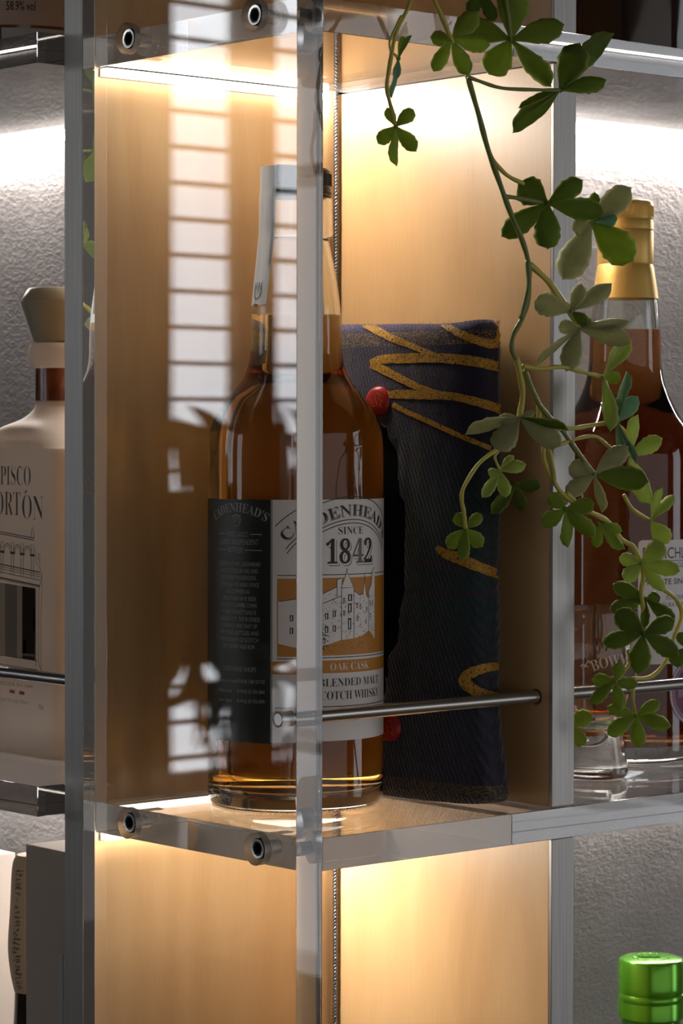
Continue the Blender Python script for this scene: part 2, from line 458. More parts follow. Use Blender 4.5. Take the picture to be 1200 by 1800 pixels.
shelf('acrylic_shelf', (T+0.15, XJ-0.1, 0, D-1.0, -TS, 0), 'clear acrylic shelf carrying the whisky bottle and the tweed sleeve', SCREWS[:2])
shelf('acrylic_shelf', (T+0.15, XJ-0.1, 0, D-1.0, ZT, ZU), 'clear acrylic shelf over the whisky bottle in the lit cubby', SCREWS[2:])
shelf('acrylic_shelf', (XJ+0.1, 1600, 0, 188, -TS, 0), 'clear acrylic shelf under the tasting glass and the gold-capped bottle', (), (XO+1.5, D-8.0))
shelf('acrylic_shelf', (XJ+0.1, 1600, 0, 188, ZT, ZU), 'clear acrylic shelf above the gold-capped bottle, at the top right', (), (XO+1.5, D-8.0))
XS = -16.0; DZ = 7.8
shelf('acrylic_shelf', (XS, XB-5, DO+0.3, 700, DZ-TS, DZ), 'clear acrylic shelf under the frosted pisco bottle at the left')
shelf('acrylic_shelf', (XS, XB-5, DO+0.3, 700, ZT+2, ZU+2), 'clear acrylic shelf above the frosted pisco bottle at the top left')

# wooden dividers with metal front edges
def divider(name, dims, edge_dims, label):
    o = box_obj(name, dims, WOOD, bevel=0.2); tag(o, label, 'divider', 'birch divider boards')
    e = box_obj('metal_edge', edge_dims, STEEL_EDGE, o, bevel=0.25); e['label'] = 'brushed metal edge strip'
    return o
divider('divider_board', (2.2, XI-1, D, DO, ZLO, ZHI), (0.0, 2.2, D, DO, ZLO, ZHI), 'birch board forming the back of the cubby, grey metal edge at its left')
def side_board(z0, z1, label, hole=False):
    o = divider('divider_board', (XI, XO, 4.2, D+4, z0, z1), (XI, XO, 2.0, 4.2, z0, z1), label)
    if hole:
        bm = bmesh.new(); cyl(bm, (XI-4, ROD_Y, ROD_Z), (XO+4, ROD_Y, ROD_Z), 4.0, 40); c = finish(bm, 'cut', WOOD)
        o.modifiers.clear(); boolean(o, [c])
    return o
side_board(0.4, ZT-0.4, 'birch divider at the right of the whisky bottle, behind the hanging vine', True)
side_board(ZLO, -TS-0.6, 'birch divider below the bottle shelf, at the right of the lower cubby')
side_board(ZU+0.4, ZHI, 'birch divider above the upper shelf, top right, cut by the frame')

# screws
def screw(y, z, label):
    r = empty('socket_screw', (0, y, z), label, 'screw', 'socket head screws in the acrylic panel')
    bm = bmesh.new()
    n = 48; xo, xi = 1.6, 8.0
    def ring(rad, x, hexa=False):
        L = []
        for i in range(n):
            a = 2*PI*i/n
            rr = rad*math.cos(PI/6)/math.cos(((a) % (PI/3))-PI/6) if hexa else rad
            L.append(bm.verts.new((x, y+rr*math.cos(a), z+rr*math.sin(a))))
        return L
    rs = [ring(4.9, xi), ring(4.9, xo+0.5), ring(4.5, xo), ring(3.3, xo), ring(2.75, xo+0.2, True), ring(2.6, xo+4, True)]
    for k, (a, b) in enumerate(zip(rs[:-1], rs[1:])):
        for i in range(n):
            f = bm.faces.new((a[i], a[(i+1) % n], b[(i+1) % n], b[i])); f.material_index = 1 if k == 2 else 0
    bm.faces.new(rs[-1]); bm.faces.new(rs[0])
    finish(bm, 'head', [BLACK_STEEL, BRIGHT_RIM], r, smooth=35)
    bm = bmesh.new(); cyl(bm, (8.0, y, z), (T-1, y, z), 2.2, 24); finish(bm, 'shank', BLACK_STEEL, r, smooth=35)
screw(*SCREWS[0], 'black socket screw at the bottom shelf, nearer the front corner')
screw(*SCREWS[1], 'black socket screw at the bottom shelf, nearer the metal post')
screw(*SCREWS[2], 'black socket screw at the top shelf, nearer the front corner')
screw(*SCREWS[3], 'black socket screw at the top shelf, nearer the metal post')

# rods
bm = bmesh.new(); tube(bm, [(0.3, ROD_Y, ROD_Z), (1.0, ROD_Y, ROD_Z), (1600, ROD_Y, ROD_Z)], [2.7, 3.05, 3.05], 32)
tag(finish(bm, 'guard_rod', STEEL_ROD, smooth=35), 'satin steel guard rod running through the side panel in front of the bottle', 'rod')
bm = bmesh.new(); lr = on_plane(60, 1189, 0, -3.0)
tube(bm, [(13.2, DO-8, 57.4), (13.2, 700, 57.4)], 3.1, 32)
LEFT_ROD = finish(bm, 'guard_rod', STEEL_ROD, smooth=35); tag(LEFT_ROD, 'satin steel guard rod in front of the frosted pisco bottle', 'rod')

# braided cable in the back corner
bm = bmesh.new()
cxc, cyc = XI-2.6, D-3.4
for k in range(3):
    pts = [(cxc+0.75*math.cos(z*1.15+k*2*PI/3), cyc+0.75*math.sin(z*1.15+k*2*PI/3), z) for z in [ZLO+i*0.75 for i in range(int((ZHI-ZLO)/0.75))]]
    tube(bm, pts, 0.85, 5)
tag(finish(bm, 'twisted_cable', simple('grey_cable', (0.20, 0.19, 0.185), 0.25, 0.8), smooth='all'), 'thin twisted dark cable running up the back corner of the cubby', 'cable')

# light strips under the shelves
def led(x0, x1, y0, y1, z, mat, label):
    """a slim aluminium backing on the wall with a round-cornered diffuser in front of it, behind and below the shelf's rear edge"""
    along_x = (x1-x0) > (y1-y0)
    o = box_obj('light_strip', (x0, x1, y1-0.9, y1, z-4.2, z-0.5) if along_x else (x1-0.9, x1, y0, y1, z-4.2, z-0.5), simple('light_strip_channel', (0.6, 0.6, 0.6), 0.4, 0.8))
    tag(o, label, 'light', 'light strips under the shelves')
    box_obj('added_flange', (x0, x1, y0-0.3, y1-0.9, z-0.4, z-0.2) if along_x else (x0-0.3, x1-0.9, y0, y1, z-0.4, z-0.2), simple('added_flange_white', (0.85, 0.84, 0.82), 0.5), o)  # unseen flange, added to stop light rising into the shelf's rear edge
    box_obj('diffuser', (x0+1, x1-1, y0, y1-1.0, z-4.2, z-0.5) if along_x else (x0, x1-1.0, y0+1, y1-1, z-4.2, z-0.5), mat, o, bevel=0.8)
    return o
led(T+3, XI-9, D-6.2, D-0.3, ZT, LED_A, 'lit warm strip at the top back of the whisky cubby')
led(T+3, XI-9, D-6.2, D-0.3, -TS, LED_A2, 'lit warm strip at the top back of the lower cubby')
led(XO+6, 1600, YB-5.2, YB-0.3, ZT+1, LED_B, 'lit strip behind the gold-capped bottle at the right')
led(XO+6, 1600, YB-5.2, YB-0.3, -TS+1, LED_C, 'lit strip under the shelf of the tasting glass')
led(XB-5.2, XB-0.3, DO+6, 700, ZT+3, LED_B, 'lit strip behind the frosted pisco bottle at the left')
led(XB-5.2, XB-0.3, DO+6, 700, DZ-TS+1, LED_B, 'lit strip above the grey carton at the lower left')

# ================================================================== THE WHISKY BOTTLE IN THE CUBBY
def glass_bottle(root, cx, cy, z0, outer, wall, level, glass, liq, base_in=6.0, seg=96):
    """outer: (r, z) from the base edge upwards; a closed glass shell and the liquid inside it"""
    prof = smooth_prof(outer, 5)
    rb = outer[0][0]
    full = [(0, 2.2), (rb*0.72, 1.6), (rb*0.9, 0.35)] + prof
    iw = [(max(r-wall, 2.0), z) for r, z in prof if z >= base_in+2]
    up = [(r, z) for r, z in iw if z > level]; dn = [(r, z) for r, z in iw if z <= level]
    (ra, za_), (rb, zb2) = dn[-1], up[0]; rl = ra+(rb-ra)*(level-za_)/max(zb2-za_, 1e-6)
    up = [(rl, level)]+up; up[-1] = (up[-1][0], prof[-1][1])
    bm = bmesh.new(); lathe(bm, full+list(reversed(up)), cx, cy, z0, seg)      # outer wall, mouth and the dry inner wall
    bmesh.ops.reverse_faces(bm, faces=bm.faces)                                # lathe() winds inwards
    finish(bm, 'glass_body', glass, root, smooth=50, recalc=False)
    liqp = [(0, base_in+3.2), (dn[0][0]*.4, base_in+2.5), (dn[0][0]*.85, base_in), (dn[0][0]*.96, base_in+.6)] + dn + [(rl, level), (rl-1.2, level-0.5), (0, level-0.6)]
    bm = bmesh.new(); lathe(bm, liqp, cx, cy, z0, seg)
    finish(bm, 'whisky', liq, root, smooth=50)
BX, BY, BR = 83.6, 95.8, 40.0
bt = empty('whisky_bottle', (BX, BY, 0), 'tall clear whisky bottle with ivory 1842 label and black side label in the cubby', 'bottle')
OUT = [(37.2, 0.6), (39.0, 2.4), (40.0, 6.5), (40.0, 12), (40.0, 20), (40.0, 40), (40.0, 90), (40.0, 140), (40.0, 164), (40.0, 172), (39.7, 178), (38.6, 185.6), (34.6, 194), (28.2, 202), (22.8, 209), (19.8, 219), (19.3, 231), (18.7, 243), (16.3, 260), (13.4, 274), (13.2, 276.5), (14.9, 278), (14.9, 284), (14.6, 298)]
glass_bottle(bt, BX, BY, 0, OUT, 2.6, 239.5, BOTTLE_GLASS, WHISKY, 9.0)
bm = bmesh.new(); lathe(bm, [(0, 311.2), (12.6, 311.0), (13.7, 310.0), (14.0, 308.6), (14.0, 302.0), (14.3, 301.6), (14.3, 299.2), (0, 299.2)], BX, BY, 0, 72)
lathe(bm, [(0, 299.1), (12.2, 299.1), (12.2, 296.5), (0, 296.5)], BX, BY, 0, 48)
for k in range(54):
    a = 2*PI*k/54; c_, s_ = math.cos(a), math.sin(a)
    q = [bm.verts.new((BX+r*c_-t*s_, BY+r*s_+t*c_, z)) for r, t, z in ((13.9, -.42, 302.4), (13.9, .42, 302.4), (14.35, 0, 302.6), (13.9, -.42, 308.6), (13.9, .42, 308.6), (14.35, 0, 308.2))]
    for f in ((0, 2, 5, 3), (2, 1, 4, 5), (0, 1, 2), (3, 5, 4)): bm.faces.new([q[i] for i in f])
finish(bm, 'cap', CAP_BLACK, bt, smooth=30)
# base knurl
bm = bmesh.new()
for k in range(110):
    a = 2*PI*k/110; p = Vector((BX+37.6*math.cos(a), BY+37.6*math.sin(a), 0.5))
    lathe(bm, [(0, -0.45), (0.5, -0.2), (0.5, 0.3), (0, 0.5)], p.x, p.y, p.z, 6)
finish(bm, 'knurled_foot', BOTTLE_GLASS, bt, smooth='all')
ZL0, ZL1 = 34.5, 150.0                      # lower and upper edge of the labels
def zpx(y, d=1276.0): return CAM.z*1.0 + (900+SY-y)*d/FPX + (d)*math.tan(PITCH)*1.0
A_W = FACING + math.radians(38.0); RL = BR+0.12
P = Print(wrap(BX, BY, RL, A_W, 0), 1.6)
HW = RL*math.radians(50)
P.rect(-HW, HW, ZL0, ZL1, 0, 0.0)
# arched heading between two rules
def arc_pts(R_, v0, h0, h1, n=26): return [(R_*math.sin(h0+(h1-h0)*i/n), v0-R_+R_*math.cos(h0+(h1-h0)*i/n)) for i in range(n+1)]
Z = zpx
vtop = Z(873.5); RA = 46.0; hA = 0.80
P.stroke(arc_pts(RA, vtop, -hA, hA), 0.42, 1)
P.stroke(arc_pts(RA-10.9, vtop-10.9, -hA-0.12, hA+0.12), 0.42, 1)
P.stroke(arc_pts(RA-12.6, vtop-12.6, -hA-0.16, hA+0.16), 0.42, 1)
P.text(serif("CADENHEAD'S"), 0.35, vtop-9.3, 5.6, 1, 0.09, 62, 0.0, RA-9.0)
P.text(serif("CADENHEAD'S"), 0.0, vtop-9.0, 5.6, 0, 0.12, 62, -0.004, RA-9.0)
P.text(serif("CADENHEAD'S"), -0.1, vtop-8.9, 5.5, 1, 0.15, 61.8, -0.014, RA-9.0)
P.text(serif('SINCE'), -0.6, Z(939.5), 3.7, 1, 0.12, 15.0, -0.012)
for (du, dv, mi, lf, th) in ((0.95, -0.95, 1, 0.08, 0.012), (0.62, -0.62, 0, 0.11, 0.014), (0, 0, 1, 0.15, 0.0)):
    P.text(serif('18'), -7.8+du, Z(991)+dv, 11.6, mi, lf, 13.2, th)
    P.text(serif('4'), 3.6+du, Z(991)+dv, 11.6, 3 if lf > .12 else mi, lf, 7.2, th)
    P.text(serif('2'), 10.7+du, Z(991)+dv, 11.6, mi, lf, 6.2, th)
HI = HW-3.0
P.rect(-HI, HI, Z(1010.5)-.2, Z(1010.5)+.2, 1, 0.06)
P.rect(-HI, HI, Z(1153), Z(1016), 2, 0.05)
P.rect(-HI, HI, Z(1156.5)-.2, Z(1156.5)+.2, 1, 0.06)
P.rect(-HW, HW, Z(1184), Z(1161.5), 2, 0.05)
P.text(serif('OAK CASK'), -0.5, Z(1179.5), 3.7, 0, 0.12, 23.5, -0.012)
P.text(serif('BLENDED MALT'), 1.5, Z(1207.5), 3.9, 1, 0.12, 38.5, -0.012)
P.text(serif('SCOTCH WHISKY'), 0.5, Z(1231.0), 4.2, 1, 0.12, 41.0, -0.012)
P.stroke([(-HW+2, Z(1243)), (HW-3, Z(1243))], 0.4, 1)
[P.rect(-6.5+k*1.9, -5.2+k*1.9, Z(1268.7), Z(1267.7), 1, .12) for k in range(6)]; P.text('70cl', 9.5, Z(1266), 2.0, 1, 0.12, 4.6)
# street view: pale stone houses with a turret against the orange ground, in pen lines
vb = Z(1127); rnd = random.Random(3)
def U_(x): return (x-624)/3.62          # drawing set out from the middle of the label
def bld(pts): P.poly([(U_(x), Z(y)) for x, y in pts], 0, 0.09)
def pen(pts, w=0.28): P.stroke([(U_(x), Z(y)) for x, y in pts], w, 1, 0.13)
bld([(552, 1050), (592, 1032), (592, 1020), (601, 1016), (601, 1126), (552, 1140)])
bld([(601, 1034), (627, 1034), (627, 1124), (601, 1126)])
bld([(600, 1034), (612, 1006), (626, 1034)])
bld([(627, 1040), (640, 1048), (648, 1046), (648, 1120), (627, 1124)])
bld([(648, 1050), (653, 1026), (658, 1050), (664, 1056), (664, 1112), (648, 1120)])
bld([(664, 1042), (672, 1030), (676, 1006), (684, 1000), (684, 1128), (676, 1120), (664, 1110)])
bld([(510, 1056), (552, 1050), (552, 1140), (510, 1130)])
for c in ([(552, 1050), (592, 1032), (592, 1020), (601, 1016)], [(600, 1034), (612, 1006), (626, 1034), (600, 1034)], [(601, 1034), (601, 1126)], [(627, 1034), (627, 1124)],
          [(648, 1050), (653, 1024), (658, 1050)], [(664, 1110), (664, 1042), (672, 1030), (676, 1006), (684, 1000)], [(627, 1040), (640, 1048), (648, 1046)], [(552, 1066), (601, 1048)],
          [(612, 1006), (612, 1000)], [(653, 1024), (653, 1012)], [(592, 1020), (592, 1050)], [(512, 1056), (552, 1050)]): pen(c, 0.34)
for wx, wy, ww, wh in ((614, 1046, 9, 12), (614, 1062, 8, 16), (614, 1088, 7, 20), (604, 1052, 4, 9), (604, 1074, 4, 9), (570, 1078, 6, 11), (584, 1074, 6, 11), (570, 1102, 6, 11), (584, 1100, 6, 11), (632, 1062, 4, 9), (640, 1064, 4, 9), (633, 1084, 4, 10), (668, 1060, 3, 9), (675, 1058, 3, 9), (668, 1082, 3, 10), (656, 1070, 3, 9), (655, 1092, 3, 8), (530, 1080, 6, 11), (530, 1102, 6, 11)):
    P.rect(U_(wx), U_(wx+ww), Z(wy+wh), Z(wy), 1, 0.12)
    P.rect(U_(wx+ww*.3), U_(wx+ww*.62), Z(wy+wh*.9), Z(wy+wh*.15), 0, 0.15)
for k in range(230):
    x = rnd.choice([rnd.uniform(553, 600), rnd.uniform(602, 626), rnd.uniform(628, 663), rnd.uniform(665, 683)]); y = rnd.uniform(1044, 1122); l = rnd.uniform(1.0, 3.6)
    if rnd.random() < .6: pen([(x, y), (x+l, y+rnd.uniform(-.4, .4))], 0.2)
    else: pen([(x, y), (x+rnd.uniform(-.3, .3), y+l*1.5)], 0.22)
for k in range(60):
    x = rnd.uniform(560, 680); y = rnd.uniform(1128, 1146); pen([(x, y), (x+rnd.uniform(.8, 3), y+rnd.uniform(-.5, .5))], 0.2)
for k in range(46):
    x = rnd.gauss(567, 5); y = rnd.uniform(1096, 1140); pen([(x, y), (x+rnd.uniform(-2, 2), y+rnd.uniform(1, 3.5))], 0.45)
lab = P.done('front_label', [PAPER, INK, ORANGE, INK_G], bt); lab['label'] = 'ivory front label with 1842 and a street drawing'
# black side label
A_D = FACING + math.radians(-38.0)
P = Print(wrap(BX, BY, RL, A_D, 0), 1.6)
u0, u1 = -RL*math.radians(64), RL*math.radians(27)
P.rect(u0, u1, ZL0-0.5, ZL1, 0, 0.0)
def row(s, y, h, w=None, u=0.0, mi=1, thin=-0.004): P.text(s, u, Z(y, 1284), h, mi, 0.08, w, thin)
P.text(serif("CADENHEAD'S"), -0.6, Z(899, 1284), 4.4, 1, 0.08, 34, -0.006, 30.0)
cz = Z(914, 1284)
P.stroke([(-0.3+2.5*math.cos(a), cz+2.7*math.sin(a)) for a in [math.radians(40-260*i/24-60+160) for i in range(25)]], 0.42, 1, 0.08)
for k in (-1.5, 0.0, 1.5): P.stroke([(-0.3+k-0.9, cz+2.6), (-0.3+k, cz-1.5), (-0.3+k+0.9, cz+2.6)], 0.36, 1, 0.08)
row("SCOTLAND'S", 943, 2.5, 12.5, 0.0); row('OLDEST INDEPENDENT', 956.5, 2.6, 24, 0); row('BOTTLER', 970.5, 2.6, 9.6, -1.2)
for y, a, b in ((938, -13.4, -8.0), (938, 7.6, 13.8), (966, -13.4, -7.4), (966, 4.6, 13.8)):
    P.rect(a, b, Z(y, 1284)-.22, Z(y, 1284)+.22, 1, 0.08)
lines = ['THE FIRM OF WM. CADENHEAD', 'WAS FOUNDED IN 1842 AND', 'REGISTERED IN ABERDEEN.', 'ALTHOUGH THE HEAD OFFICE', 'AND COMMERCIAL', 'OPERATIONS HAVE BEEN', 'MOVED TO CAMPBELTOWN', 'WHERE THE BOTTLING IS', 'CARRIED OUT. THE BUSINESS', 'ORIGINALLY WAS THAT OF', 'IMPORTERS, BOTTLERS AND', 'WHOLESALERS OF SCOTCH', 'MALT WHISKY AND RUM.']
widths = [25.5, 23, 21.5, 24, 15, 21, 21.5, 21, 25, 22, 24, 23.5, 20]
for i, (s, w) in enumerate(zip(lines, widths)): row(s, 994+i*12.05, 2.05, w, 0.3)
row('CADENHEAD SHOPS', 1178.5, 2.35, 20.5, 0.6)
for y, a, b in ((1198.5, 'Campbeltown, Scotland', '00 44 (0) 1586 551710'), (1216, 'Edinburgh, Scotland', '00 44 (0) 131 556 5864'), (1233, 'London, England', '00 44 (0) 207 935 6999')):
    P.text(a, -13.2, Z(y, 1284), 1.7, 1, 0.08, 13.0 if 'tow' in a else 10, 0, align='LEFT'); P.text(b, 15.2, Z(y, 1284), 1.8, 1, 0.08, 15.0, 0, align='RIGHT')
lab = P.done('side_label', [DARK_LABEL, LABEL_TYPE], bt); lab['label'] = 'black side label with pale small print'
# paper seal over the cap and down the neck, with a monogram
def r_out(z):
    pr = [(14.35, 311.0), (14.35, 299), (14.75, 297), (15.0, 278), (16.9, 260)] + [(r, q) for r, q in reversed(OUT) if q < 250]
    for (ra, za_), (rb, zb_) in zip(pr[:-1], pr[1:]):
        if zb_ <= z <= za_: return rb+(ra-rb)*(z-zb_)/max(za_-zb_, 1e-6)
    return pr[0][0]
bm = bmesh.new(); A_S = FACING + math.radians(-72); hw = 11.0; nu = 10
zs = [311.3-i*1.6 for i in range(43)]; grid = []
for L in (0.30, 0.42):
    rows_ = []
    for t in (-14, -9, -4, 0):                 # across the top of the cap
        rows_.append([(BX+(-t)*math.cos(A_S)*0+math.cos(A_S)*(14+t)*1.0-math.sin(A_S)*hw*(2*i/nu-1)*.9, BY+math.sin(A_S)*(14+t)*1.0+math.cos(A_S)*hw*(2*i/nu-1)*.9, 311.3+L) for i in range(nu+1)])
    for z in zs:
        rr = r_out(z)+L; rw = []
        for i in range(nu+1):
            a = A_S + (2*i/nu-1)*hw/max(rr, 14.0)*1.05
            rw.append((BX+rr*math.cos(a), BY+rr*math.sin(a), z+0.5*math.sin(i*1.3)*(z < 246)))
        rows_.append(rw)
    rows_ = rows_[:3]+rows_[4:]
    grid.append([[bm.verts.new(p) for p in rw] for rw in rows_])
for g in grid:
    for r0, r1 in zip(g[:-1], g[1:]):
        for i in range(nu): bm.faces.new((r0[i], r0[i+1], r1[i+1], r1[i]))
g0, g1 = grid
for k in range(len(g0)-1):
    for i in (0, nu): bm.faces.new((g0[k][i], g0[k+1][i], g1[k+1][i], g1[k][i]))
for k in (0, -1):
    for i in range(nu): bm.faces.new((g0[k][i], g0[k][i+1], g1[k][i+1], g1[k][i]))
seal = finish(bm, 'paper_seal', PAPER_W, bt, smooth=60); seal['label'] = 'white paper seal over the cap'
def seal_map(u, v, lift):
    z = 250.5+v; rr = r_out(z)+0.45+lift; a = A_S+u/rr
    return (BX+rr*math.cos(a), BY+rr*math.sin(a), z)
P = Print(seal_map, 0.8)
uo = 4.2
P.stroke([(uo+3.4*math.cos(a), 3.6*math.sin(a)) for a in [math.radians(130+280*i/24) for i in range(25)]], 0.55, 0, 0.1)
for k in (-2.0, 0.0, 2.0): P.stroke([(uo+k-1.2, 4.2), (uo+k, -1.8), (uo+k+1.2, 4.2)], 0.5, 0, 0.1)
P.done('monogram', [INK_G], seal)

# ================================================================== THE TWEED SLEEVE
def tweed():
    m, nt, b = new_mat('dark_tartan_tweed')
    # tartan ground toned by height, lightest at the top rim
    sep = node(nt, 'ShaderNodeSeparateXYZ'); tc = node(nt, 'ShaderNodeTexCoord'); nt.links.new(tc.outputs['Object'], sep.inputs[0])
    nz = noise(nt, coords(nt, (1, 1, 1)), 24, 3, 0.5)
    zf = node(nt, 'ShaderNodeMapRange'); zf.inputs['From Min'].default_value = 0.0; zf.inputs['From Max'].default_value = 0.237
    nt.links.new(sep.outputs['Z'], zf.inputs['Value'])
    base = ramp(nt, zf.outputs[0], [(0.0, (0.030, 0.026, 0.046)), (0.06, (0.032, 0.027, 0.050)), (0.30, (0.024, 0.028, 0.040)), (0.42, (0.020, 0.042, 0.046)), (0.55, (0.020, 0.038, 0.032)), (0.68, (0.014, 0.017, 0.027)), (0.86, (0.020, 0.014, 0.036)), (0.97, (0.024, 0.019, 0.042)), (1.0, (0.060, 0.045, 0.105))])
    # twill rib
    wv = node(nt, 'ShaderNodeTexWave', wave_type='BANDS', bands_direction='Y'); wv.inputs['Scale'].default_value = 1.0; wv.inputs['Distortion'].default_value = 1.0
    wv.inputs['Detail'].default_value = 2.0; wv.inputs['Detail Scale'].default_value = 6.0
    tc2 = node(nt, 'ShaderNodeTexCoord'); mp = node(nt, 'ShaderNodeMapping'); mp.inputs['Rotation'].default_value = (math.radians(22), 0, 0); mp.inputs['Scale'].default_value = (70, 135, 135)
    nt.links.new(tc2.outputs['Object'], mp.inputs['Vector']); nt.links.new(mp.outputs[0], wv.inputs['Vector'])
    mul = node(nt, 'ShaderNodeMix', data_type='RGBA', blend_type='MIX')
    f2 = node(nt, 'ShaderNodeMath', operation='MULTIPLY'); nt.links.new(wv.outputs['Fac'], f2.inputs[0]); f2.inputs[1].default_value = 0.30
    fz = node(nt, 'ShaderNodeMapRange'); fz.inputs['From Min'].default_value = 0.19; fz.inputs['From Max'].default_value = 0.05; nt.links.new(sep.outputs['Z'], fz.inputs['Value'])
    f3 = node(nt, 'ShaderNodeMath', operation='MULTIPLY_ADD'); nt.links.new(fz.outputs[0], f3.inputs[0]); f3.inputs[1].default_value = 0.85; f3.inputs[2].default_value = 0.15
    f4 = node(nt, 'ShaderNodeMath', operation='MULTIPLY'); nt.links.new(f2.outputs[0], f4.inputs[0]); nt.links.new(f3.outputs[0], f4.inputs[1]); nt.links.new(f4.outputs[0], mul.inputs['Factor']); nt.links.new(base, mul.inputs['A']); mul.inputs['B'].default_value = (0.055, 0.055, 0.070, 1)
    fib = noise(nt, coords(nt, (900, 900, 1500)), 1.0, 3, 0.6)
    # ochre and maroon threads of the tartan, broken up by the weave
    def stripe(axis, pos, w):
        s1 = node(nt, 'ShaderNodeMath', operation='SUBTRACT'); nt.links.new(sep.outputs[axis], s1.inputs[0]); s1.inputs[1].default_value = pos
        ab = node(nt, 'ShaderNodeMath', operation='ABSOLUTE'); nt.links.new(s1.outputs[0], ab.inputs[0])
        lt = node(nt, 'ShaderNodeMath', operation='LESS_THAN'); nt.links.new(ab.outputs[0], lt.inputs[0]); lt.inputs[1].default_value = w
        return lt.outputs[0]
    gate = node(nt, 'ShaderNodeMath', operation='GREATER_THAN'); gate.inputs[1].default_value = 0.52; nt.links.new(fib, gate.inputs[0])
    def over(prev, fac, col, k=1.0):
        g = node(nt, 'ShaderNodeMath', operation='MULTIPLY'); nt.links.new(fac, g.inputs[0]); nt.links.new(gate.outputs[0], g.inputs[1])
        g2 = node(nt, 'ShaderNodeMath', operation='MULTIPLY'); nt.links.new(g.outputs[0], g2.inputs[0]); g2.inputs[1].default_value = k
        x = node(nt, 'ShaderNodeMix', data_type='RGBA'); nt.links.new(g2.outputs[0], x.inputs['Factor']); nt.links.new(prev, x.inputs['A']); x.inputs['B'].default_value = (*col, 1)
        return x.outputs['Result']
    c = mul.outputs['Result']
    for ax, p, w in (('Y', 0.062, 0.0035), ('Y', 0.114, 0.0035), ('Z', 0.2285, 0.0035), ('Z', 0.006, 0.005)): c = over(c, stripe(ax, p, w), (0.26, 0.16, 0.03), 0.7 if ax == 'Z' else 0.16)
    for ax, p, w in (('Z', 0.117, 0.002), ('Z', 0.104, 0.0015), ('Y', 0.088, 0.0015)): c = over(c, stripe(ax, p, w), (0.075, 0.02, 0.045), 0.9)
    nt.links.new(c, b.inputs['Base Color']); b.inputs['Roughness'].default_value = 0.95; b.inputs['Specular IOR Level'].default_value = 0.15
    b.inputs['Sheen Weight'].default_value = 0.35; b.inputs['Sheen Roughness'].default_value = 0.5
    wm = node(nt, 'ShaderNodeMath', operation='MULTIPLY'); nt.links.new(wv.outputs['Fac'], wm.inputs[0]); nt.links.new(f3.outputs[0], wm.inputs[1])
    ad = node(nt, 'ShaderNodeMath', operation='ADD'); nt.links.new(wm.outputs[0], ad.inputs[0]); nt.links.new(fib, ad.inputs[1])
    bump(nt, b, ad.outputs[0], 0.6, 0.0011)
    return m
TWEED = tweed()
def paint_mat():
    m, nt, b = new_mat('mustard_paint')
    v = node(nt, 'ShaderNodeTexVoronoi', feature='DISTANCE_TO_EDGE'); v.inputs['Scale'].default_value = 900
    nt.links.new(coords(nt), v.inputs['Vector'])
    n = noise(nt, coords(nt, (700, 700, 700)), 1.0, 3)
    a = node(nt, 'ShaderNodeMath', operation='MULTIPLY_ADD'); nt.links.new(v.outputs['Distance'], a.inputs[0]); a.inputs[1].default_value = 1.1; nt.links.new(n, a.inputs[2])
    c = ramp(nt, a.outputs[0], [(0.40, (0.03, 0.022, 0.02)), (0.56, (0.42, 0.20, 0.012)), (0.9, (0.58, 0.30, 0.02))])
    nt.links.new(c, b.inputs['Base Color']); b.inputs['Roughness'].default_value = 0.6; bump(nt, b, a.outputs[0], 0.5, 0.0006); return m
PAINT = paint_mat()
LINING = simple('black_lining', (0.006, 0.006, 0.007), 0.95, spec=0.05)
SX0, SY0 = 144.0, 82.0                       # middle of the sleeve's plan
SH = 236.0
bag = empty('bottle_sleeve', (SX0, SY0, 0), 'dark tartan tweed bottle sleeve with mustard brush strokes beside the whisky bottle', 'bottle sleeve')
def sleeve_xy(a, v):
    """plan outline at height v (0..1): a flattened tube against the divider"""
    hx = 17.2 - 1.2*v; hy0 = 56.5 + 7.5*max(0.0, 1-v/.24)**1.2; hy1 = 62.0
    c_, s_ = math.cos(a), math.sin(a); e = 0.62
    x = math.copysign(abs(c_)**e, c_)*hx; y = math.copysign(abs(s_)**e, s_)*(hy1 if s_ > 0 else hy0)
    return x, y
bm = bmesh.new(); NV, NA = 64, 128; rings = []
EDGE = [(0, 60), (.10, 58), (.16, 20), (.20, 9), (.28, 4), (.36, -7), (.50, -11), (.624, -9), (.75, 0), (.79, 7), (.82, 30), (.85, 60), (1.01, 60)]
def edge_l(v):                               # free edge of the front flap
    for (a, b), (c, d) in zip(EDGE[:-1], EDGE[1:]):
        if a <= v <= c: return b+(d-b)*(v-a)/(c-a)
    return 60
rr = random.Random(5)
for j in range(NV+1):
    v = j/NV; ring = []
    for i in range(NA):
        a = 2*PI*i/NA; x, y = sleeve_xy(a, v)
        yf = edge_l(v)
        if y > yf-1.0 and x < 8: x += 7.0*min(1, (y-yf+1)/2.5)*(1 if x < 0 else .4)    # the lining lies back behind the flap edge
        w = 0.5*math.sin(7*v+3*a)+0.4*math.sin(17*v-2*a)+0.25*rr.uniform(-1, 1)
        k = 1.0
        if v > .965: k = 1-((v-.965)/.035)**2*0.16
        if v < .02: k = 1-((.02-v)/.02)**2*0.10
        x = x*k + w*math.cos(a)*(1 if x < 12 else .3); y = y*(1-(1-k)*.35) + w*math.sin(a)
        ring.append(bm.verts.new((min(SX0+x, XI-0.5), SY0+y, 0.2+v*SH + 0.9*math.sin(3*a)*(v > .9) + (2.6*(0.5-0.5*math.cos(a-2.2)))*(1-v)*(v < .2))))
    rings.append(ring)
